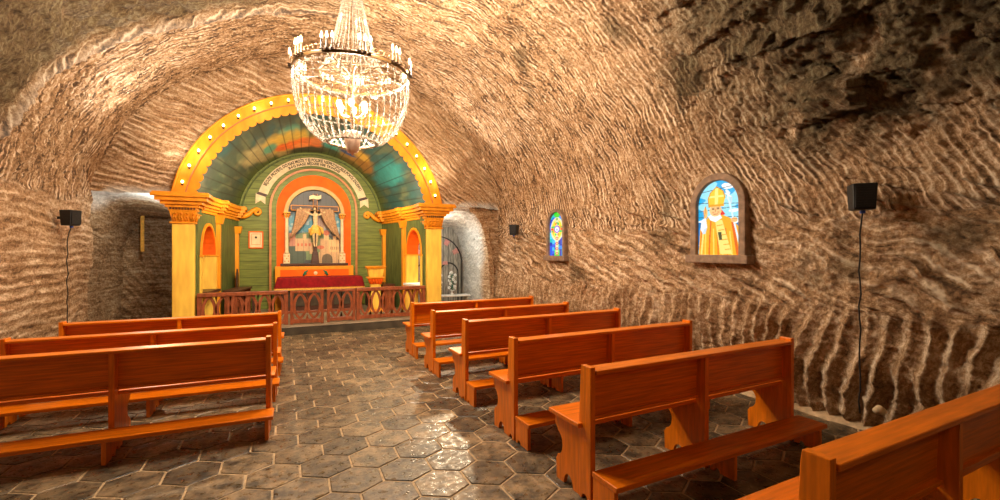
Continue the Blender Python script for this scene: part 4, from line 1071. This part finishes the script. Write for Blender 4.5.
def host(S, T):
    A = np.zeros(S.shape+(3,)); cell = np.floor(S*6)*7.3+np.floor(T*13+np.floor(S*6)*.5)*3.1
    q = np.sin(cell*12.9898)*43758.5; q = q-np.floor(q)
    pal = [(20,90,230), (0,190,240), (30,140,240), (80,220,240), (10,60,180), (20,200,190)]
    for k, p in enumerate(pal): A[(q*6).astype(int) == k] = L_(p)
    lead = L_((30,40,60))
    def E(cx, cy, rx, ry): return ((S-cx)/rx)**2+((T-cy)/ry)**2
    A[(np.abs(S-.5) < .18)&(T < .14)] = L_((60,220,60))
    A[E(.5,.95,.22,.07) < 1] = L_((40,210,40))
    A[E(.5,.61,.44,.27) < 1] = L_((240,225,170)); A[E(.5,.61,.36,.215) < 1] = L_((245,215,30))
    A[(np.abs(S-.5) < .10)&(T < .88)&(T > .02)] = L_((240,225,180))
    for cy in (.40, .28, .16, .05): 
        A[E(.5,cy,.10,.035) < 1] = L_((230,90,60)); A[E(.5,cy,.05,.018) < 1] = L_((245,220,170))
    for cy in (.75, .84): A[E(.5,cy,.08,.03) < 1] = L_((70,200,90)); A[E(.5,cy+.0,.03,.012) < 1] = L_((230,60,50))
    for cx in (.17,.83): A[E(cx,.61,.09,.03) < 1] = L_((240,60,50)); A[E(cx,.66,.06,.02) < 1] = L_((40,190,90)); A[E(cx,.56,.06,.02) < 1] = L_((40,190,90))
    for a in range(8):
        t = a*PI/4+.39; A[E(.5+.24*math.cos(t),.61+.13*math.sin(t),.07,.03) < 1] = L_((60,200,90) if a % 2 else (240,150,30))
    A[E(.5,.61,.19,.085) < 1] = L_((130,30,200)); A[E(.5,.61,.13,.06) < 1] = L_((250,250,255)); A[E(.5,.60,.05,.03) < 1] = L_((90,150,230))
    return A
window(1, 'right', 3.78, 4.72, 0, .295, 1.59, 2.49, bishop, 'arched stained glass window of a bishop in yellow robes and mitre')
window(2, 'right', 7.38, 4.72, 0, .255, 1.54, 2.38, host, 'narrow arched stained glass window with a patterned blue and yellow medallion')
def plain(S, T): return host(S, 1-T*.9)
window(3, 'left', 6.72, -3.02, 0, .295, 1.60, 2.52, plain, 'stained glass window frame cut by the left edge of the view')

# ------------------------------------------------------------------ loudspeakers
def speaker(x, y, z, rz, side, label, zlow, cond=False):
    r0 = empty('wall_speaker', (x, y, z), rz, label=label, cat='loudspeaker', group='black loudspeakers on the rock walls')
    tilt = (math.radians(8), 0, 0)
    b = MB().frustum(0, 0, -.115, .11, .078, .075, .088, .088).build('cabinet', M['black'], r0, .01)
    g = MB()
    g.box(-.070, .070, -.092, -.080, -.095, .095)
    for k in range(9): g.box(-.065, .065, -.096, -.092, -.09+.021*k, -.083+.021*k)
    g.build('grille', M['cable'], r0)
    MB().box(-.02, .02, .07, .19, -.02, .02).build('bracket', M['black'], r0, .004)
    MB().box(-.018, .018, -.03, .0, -.145, -.118).build('plug', M['blue'], r0, .003)
    pts = [(0, -.015, -.13), (.005, .03, -.22)]
    nseg = 16
    for k in range(nseg): t = (k+1)/nseg; pts.append((.006*math.sin(k*1.7), .05+.012*math.sin(k*2.3), -.22-(z-zlow-.22)*t))
    MB().tube(pts, .0065, 6).build('cable', M['cable'], r0)
speaker(4.50, 2.165, 2.11, math.radians(-48), 0, 'black loudspeaker with long cable, right of the bishop window', .22)
speaker(4.50, 8.72, 2.09, math.radians(-50), 0, 'tiny black loudspeaker beyond the narrow patterned window', 1.55)
speaker(-2.82, 8.6, 2.12, math.radians(62), 0, 'black loudspeaker on the left rock wall beside the alcove', .3)
cp = MB().tube([(0, 0, .0), (-.05, .0, .03), (-.09, .0, .015)], .032, 12); o = cp.build('conduit_end', M['parch'], None, loc=(4.64, 2.08, .26)); tag(o, 'pale round conduit stub at the foot of the right wall where the cable ends', 'pipe')

# ------------------------------------------------------------------ chandelier
CR = .655
CHX, CHY, CHZ = .71, 5.5, 3.69
ch = empty('crystal_chandelier', (CHX, CHY, CHZ), label='large crystal bead chandelier with electric candles hanging from the vault', cat='chandelier')
def circ(r, z, n=72): return [(r*math.cos(2*PI*k/n), r*math.sin(2*PI*k/n), z) for k in range(n+1)]
m_ = MB(); n = 96
m_.ring_prism([(CR*math.cos(2*PI*k/n), CR*math.sin(2*PI*k/n)) for k in range(n)], [((CR-.02)*math.cos(2*PI*k/n), (CR-.02)*math.sin(2*PI*k/n)) for k in range(n)], -.010, .022, 'z')
ringo = m_.build('rim', M['brass'], ch, .003); fix_normals(ringo)
fl_ = MB()
for k in range(66):
    a = 2*PI*k/66; c0 = Vector((CR*math.cos(a), CR*math.sin(a), .062)); t_ = Vector((-math.sin(a), math.cos(a), 0))
    fl_.tube([c0+t_*.027*math.cos(q)+Vector((0,0,.028*math.sin(q))) for q in np.linspace(0, 2*PI, 11)], .004, 4)
fl_.build('filigree', M['brass'], ch)
sl0 = bu0 = None
for gk in range(11):
    for j in (-1, 0, 1):
        a = 2*PI*(gk+.35)/11+j*.085
        loc = (CR*math.cos(a)*1.02, CR*math.sin(a)*1.02, .02)
        if sl0 is None:
            sl0 = MB().lathe([(.022, 0), (.024, .008), (.010, .014), (.010, .11), (.013, .115)], n=8).build('candle', M['candle'], ch)
            bu0 = MB().lathe([(.006, .11), (.013, .125), (.014, .14), (.008, .165), (.002, .185)], n=8).build('candle_bulb', M['bulb'], sl0); sl = sl0
        else:
            sl = sl0.copy(); C.objects.link(sl); sl.parent = ch; bb = bu0.copy(); C.objects.link(bb); bb.parent = sl
        sl.location = loc
def oct_(mb, c, r, h):
    x, y, z = c; vs = [(x,y,z-h)]+[(x+r*math.cos(q), y+r*math.sin(q), z) for q in (0, PI/2, PI, 3*PI/2)]+[(x,y,z+h)]
    mb.add(vs, [(0,2,1),(0,3,2),(0,4,3),(0,1,4),(5,1,2),(5,2,3),(5,3,4),(5,4,1)])
BR = np.array([.645, .645, .61, .56, .48, .38, .27]); BZ = np.array([-.02, -.2, -.40, -.53, -.65, -.745, -.79])
BT = np.r_[0, np.cumsum(np.hypot(np.diff(BR), np.diff(BZ)))]; BT = BT/BT[-1]
# basket strands
def basket(t):   # t 0 rim .. 1 bottom ring
    r_ = float(np.interp(t, BT, BR)); z_ = float(np.interp(t, BT, BZ))
    return r_, z_
st = MB(); nb = 34
for k in range(nb):
    t = (k+.5)/nb; r_, z_ = basket(t); big = k % 3 == 0
    oct_(st, (r_, 0, z_), .018 if big else .0115, .020 if big else .013)
s0 = st.build('bead_strand', M['crystal'], ch)
for k in range(1, 40):
    s_ = s0.copy(); C.objects.link(s_); s_.parent = ch; s_.rotation_euler = (0, 0, 2*PI*k/40)
# bottom cluster, closing swags
st = MB()
for k in range(9):
    t = (k+.5)/9; r_ = .27-.16*t; z_ = -.79+.10*t
    oct_(st, (r_, 0, z_), .011, .014)
s1 = st.build('base_strand', M['crystal'], ch)
for k in range(1, 16):
    s_ = s1.copy(); C.objects.link(s_); s_.parent = ch; s_.rotation_euler = (0, 0, 2*PI*k/16)
# cone strands to the crown
st = MB()
for k in range(52):
    t = (k+.5)/52; r_ = float(np.interp(t, [0,.06,.27,.6,1], [.36,.30,.21,.11,.06])); z_ = .03+1.42*t
    oct_(st, (r_, 0, z_), .008, .0115)
s2 = st.build('upper_strand', M['crystal'], ch)
for k in range(1, 30):
    s_ = s2.copy(); C.objects.link(s_); s_.parent = ch; s_.rotation_euler = (0, 0, 2*PI*k/30)
# level hoops of beads and spokes
for (rr_, zz_, rb_) in ((CR-.05, -.03, .016), (.36, .02, .013), (.60, -.42, .011), (.28, -.79, .013)):
    n = int(2*PI*rr_/(rb_*1.9)); hb = MB()
    for k in range(n): a = 2*PI*k/n; oct_(hb, (rr_*math.cos(a), rr_*math.sin(a), zz_), rb_*.8, rb_)
    hb.build('bead_hoop', M['crystal'], ch)
sp_ = MB()
for k in range(30): oct_(sp_, (.04+(CR-.08)*k/30, 0, -.03+.05*math.sin(k/30*PI)), .009, .010)
sp0 = sp_.build('bead_spoke', M['crystal'], ch)
for k in range(1, 12): s_ = sp0.copy(); C.objects.link(s_); s_.parent = ch; s_.rotation_euler = (0, 0, 2*PI*k/12)
fr = MB()
for k in range(6): a = PI*k/6; fr.tube([(CR*math.cos(a), CR*math.sin(a), 0), (-CR*math.cos(a), -CR*math.sin(a), 0)], .006, 6)
fr.tube(circ(.36, .0), .007, 6); fr.tube(circ(.27, -.79), .007, 6)
fr.build('inner_frame', M['brass'], ch)
MB().tube([(0,0,-.66), (0,0,1.75)], .009, 8).build('hanging_rod', M['brass'], ch)
MB().lathe([(.006, -.935), (.020, -.91), (.055, -.90), (.070, -.87), (.085, -.80), (.098, -.70), (.100, -.66)], n=20).build('bottom_cup', M['cup'], ch)
MB().lathe([(.02, 1.40), (.09, 1.42), (.10, 1.46), (.06, 1.50), (.015, 1.54)], n=20).build('crown', M['brass'], ch)
b0 = None
for k in range(6):
    a = 2*PI*k/6+.3
    if b0 is None:
        b0 = MB().ball((0,0,0), .032, .032, .045, 12, 8).build('lamp_bulb', M['bulb_big'], ch); q = b0
        h0 = MB().tube([(0,0,-.04), (0,0,-.09), (-.05,0,-.13), (-.16,0,-.13)], .008, 6).build('lamp_arm', M['brass'], ch); h = h0
    else:
        q = b0.copy(); C.objects.link(q); q.parent = ch; h = h0.copy(); C.objects.link(h); h.parent = ch
    q.location = (.16*math.cos(a), .16*math.sin(a), -.36); h.location = q.location; h.rotation_euler = (0, 0, a)
ax = Vector((math.sin(PSI), math.cos(PSI), 0))
ch.rotation_mode = 'QUATERNION'
from mathutils import Quaternion
ch.rotation_quaternion = Quaternion(ax, 0.0)

# ------------------------------------------------------------------ lights
def light(kind, name, loc, e, col, size=.1, target=None, **kw):
    ld = bpy.data.lights.new(name, kind); ld.energy = e; ld.color = col
    if kind in ('POINT', 'SPOT'): ld.shadow_soft_size = size
    if kind == 'AREA': ld.size = size
    for k, v in kw.items(): setattr(ld, k, v)
    o = bpy.data.objects.new(name, ld); C.objects.link(o); o.location = loc
    if target is not None: o.rotation_euler = (Vector(target)-Vector(loc)).to_track_quat('-Z', 'Y').to_euler()
    return o
warm = (1, .70, .42); warm2 = (1, .84, .66)
light('POINT', 'chandelier_light', (CHX, CHY, CHZ-.36), 400, warm2, .09)
for k in range(5):
    a = 2*PI*k/5; light('POINT', 'candle_ring_light', (CHX+.80*math.cos(a), CHY+.80*math.sin(a), CHZ+.28), 150, warm2, .05)
# added warm fill from behind the viewer, no fixture there
light('POINT', 'rear_fill_light', (1.6, -1.6, 3.7), 55, (1,.62,.32), .3)
# arch bulbs' glow on the sanctuary
for a in (30, 62, 90, 118, 150):
    t = math.radians(a); light('POINT', 'arch_bulb_light', (AX+(AR-.12)*math.cos(t), 9.66, AZ+(AR-.12)*math.sin(t)), 3.5, (1,.66,.30), .05)
for sx in (-1, 1): light('POINT', 'sanctuary_fill_light', (AX+1.15*sx, 10.6, 2.75), 50, (1,.80,.50), .12)  # unseen fill lights that brighten the sanctuary walls, no fixtures
light('SPOT', 'apse_fill_spot', (AX+.1, 6.3, 4.6), 300, (1,.80,.50), .1, target=(AX, 10.3, 1.5), spot_size=math.radians(66), spot_blend=.5)  # added unseen spot that brightens the columns and apse
light('SPOT', 'altar_fill_spot', (AX, 10.1, 3.6), 90, (1,.82,.55), .06, target=(AX, 12.6, 2.0), spot_size=math.radians(85), spot_blend=.6)  # unseen spot that brightens the altarpiece
# cool white lamps behind the sanctuary, floods on the cornices
light('POINT', 'passage_lamp', (3.4, 11.0, 2.1), 60, (1,.98,.92), .08)
light('POINT', 'alcove_lamp', (-2.25, 10.2, 2.35), 13, (.95,1,.95), .08)
light('SPOT', 'vault_flood', (-1.95, 9.55, 2.9), 300, (1,.93,.84), .06, target=(-1.95, 8.2, 4.9), spot_size=math.radians(80), spot_blend=.8)
light('SPOT', 'vault_flood', (3.45, 9.55, 2.9), 240, (1,.90,.80), .06, target=(3.3, 8.2, 4.9), spot_size=math.radians(90), spot_blend=.8)
for sx, xx in ((-1, -2.0), (1, 3.4)): light('SPOT', 'end_wall_wash', (xx, 9.3, 2.95), 55, (1,.85,.66), .06, target=(xx-sx*.9, 10.1, 4.6), spot_size=math.radians(110), spot_blend=.8)
light('SPOT', 'nave_flood', (3.3, 9.5, 2.85), 330, (1,.80,.52), .08, target=(1.9, 3.5, .0), spot_size=math.radians(80), spot_blend=.7)
light('SPOT', 'nave_flood', (-1.9, 9.5, 2.85), 170, (1,.72,.42), .08, target=(-.5, 3.8, .0), spot_size=math.radians(80), spot_blend=.7)

w = bpy.data.worlds.new('world'); sc.world = w; w.use_nodes = True
w.node_tree.nodes['Background'].inputs[0].default_value = (.9,.55,.30,1); w.node_tree.nodes['Background'].inputs[1].default_value = .07
sc.view_settings.view_transform = 'Standard'; sc.view_settings.look = 'None'; sc.view_settings.gamma = 1; sc.view_settings.use_curve_mapping = False
sc.view_settings.exposure = 0.22
sc.cycles.use_denoising = True
sc.cycles.max_bounces = 6
sc.cycles.sample_clamp_indirect = 6
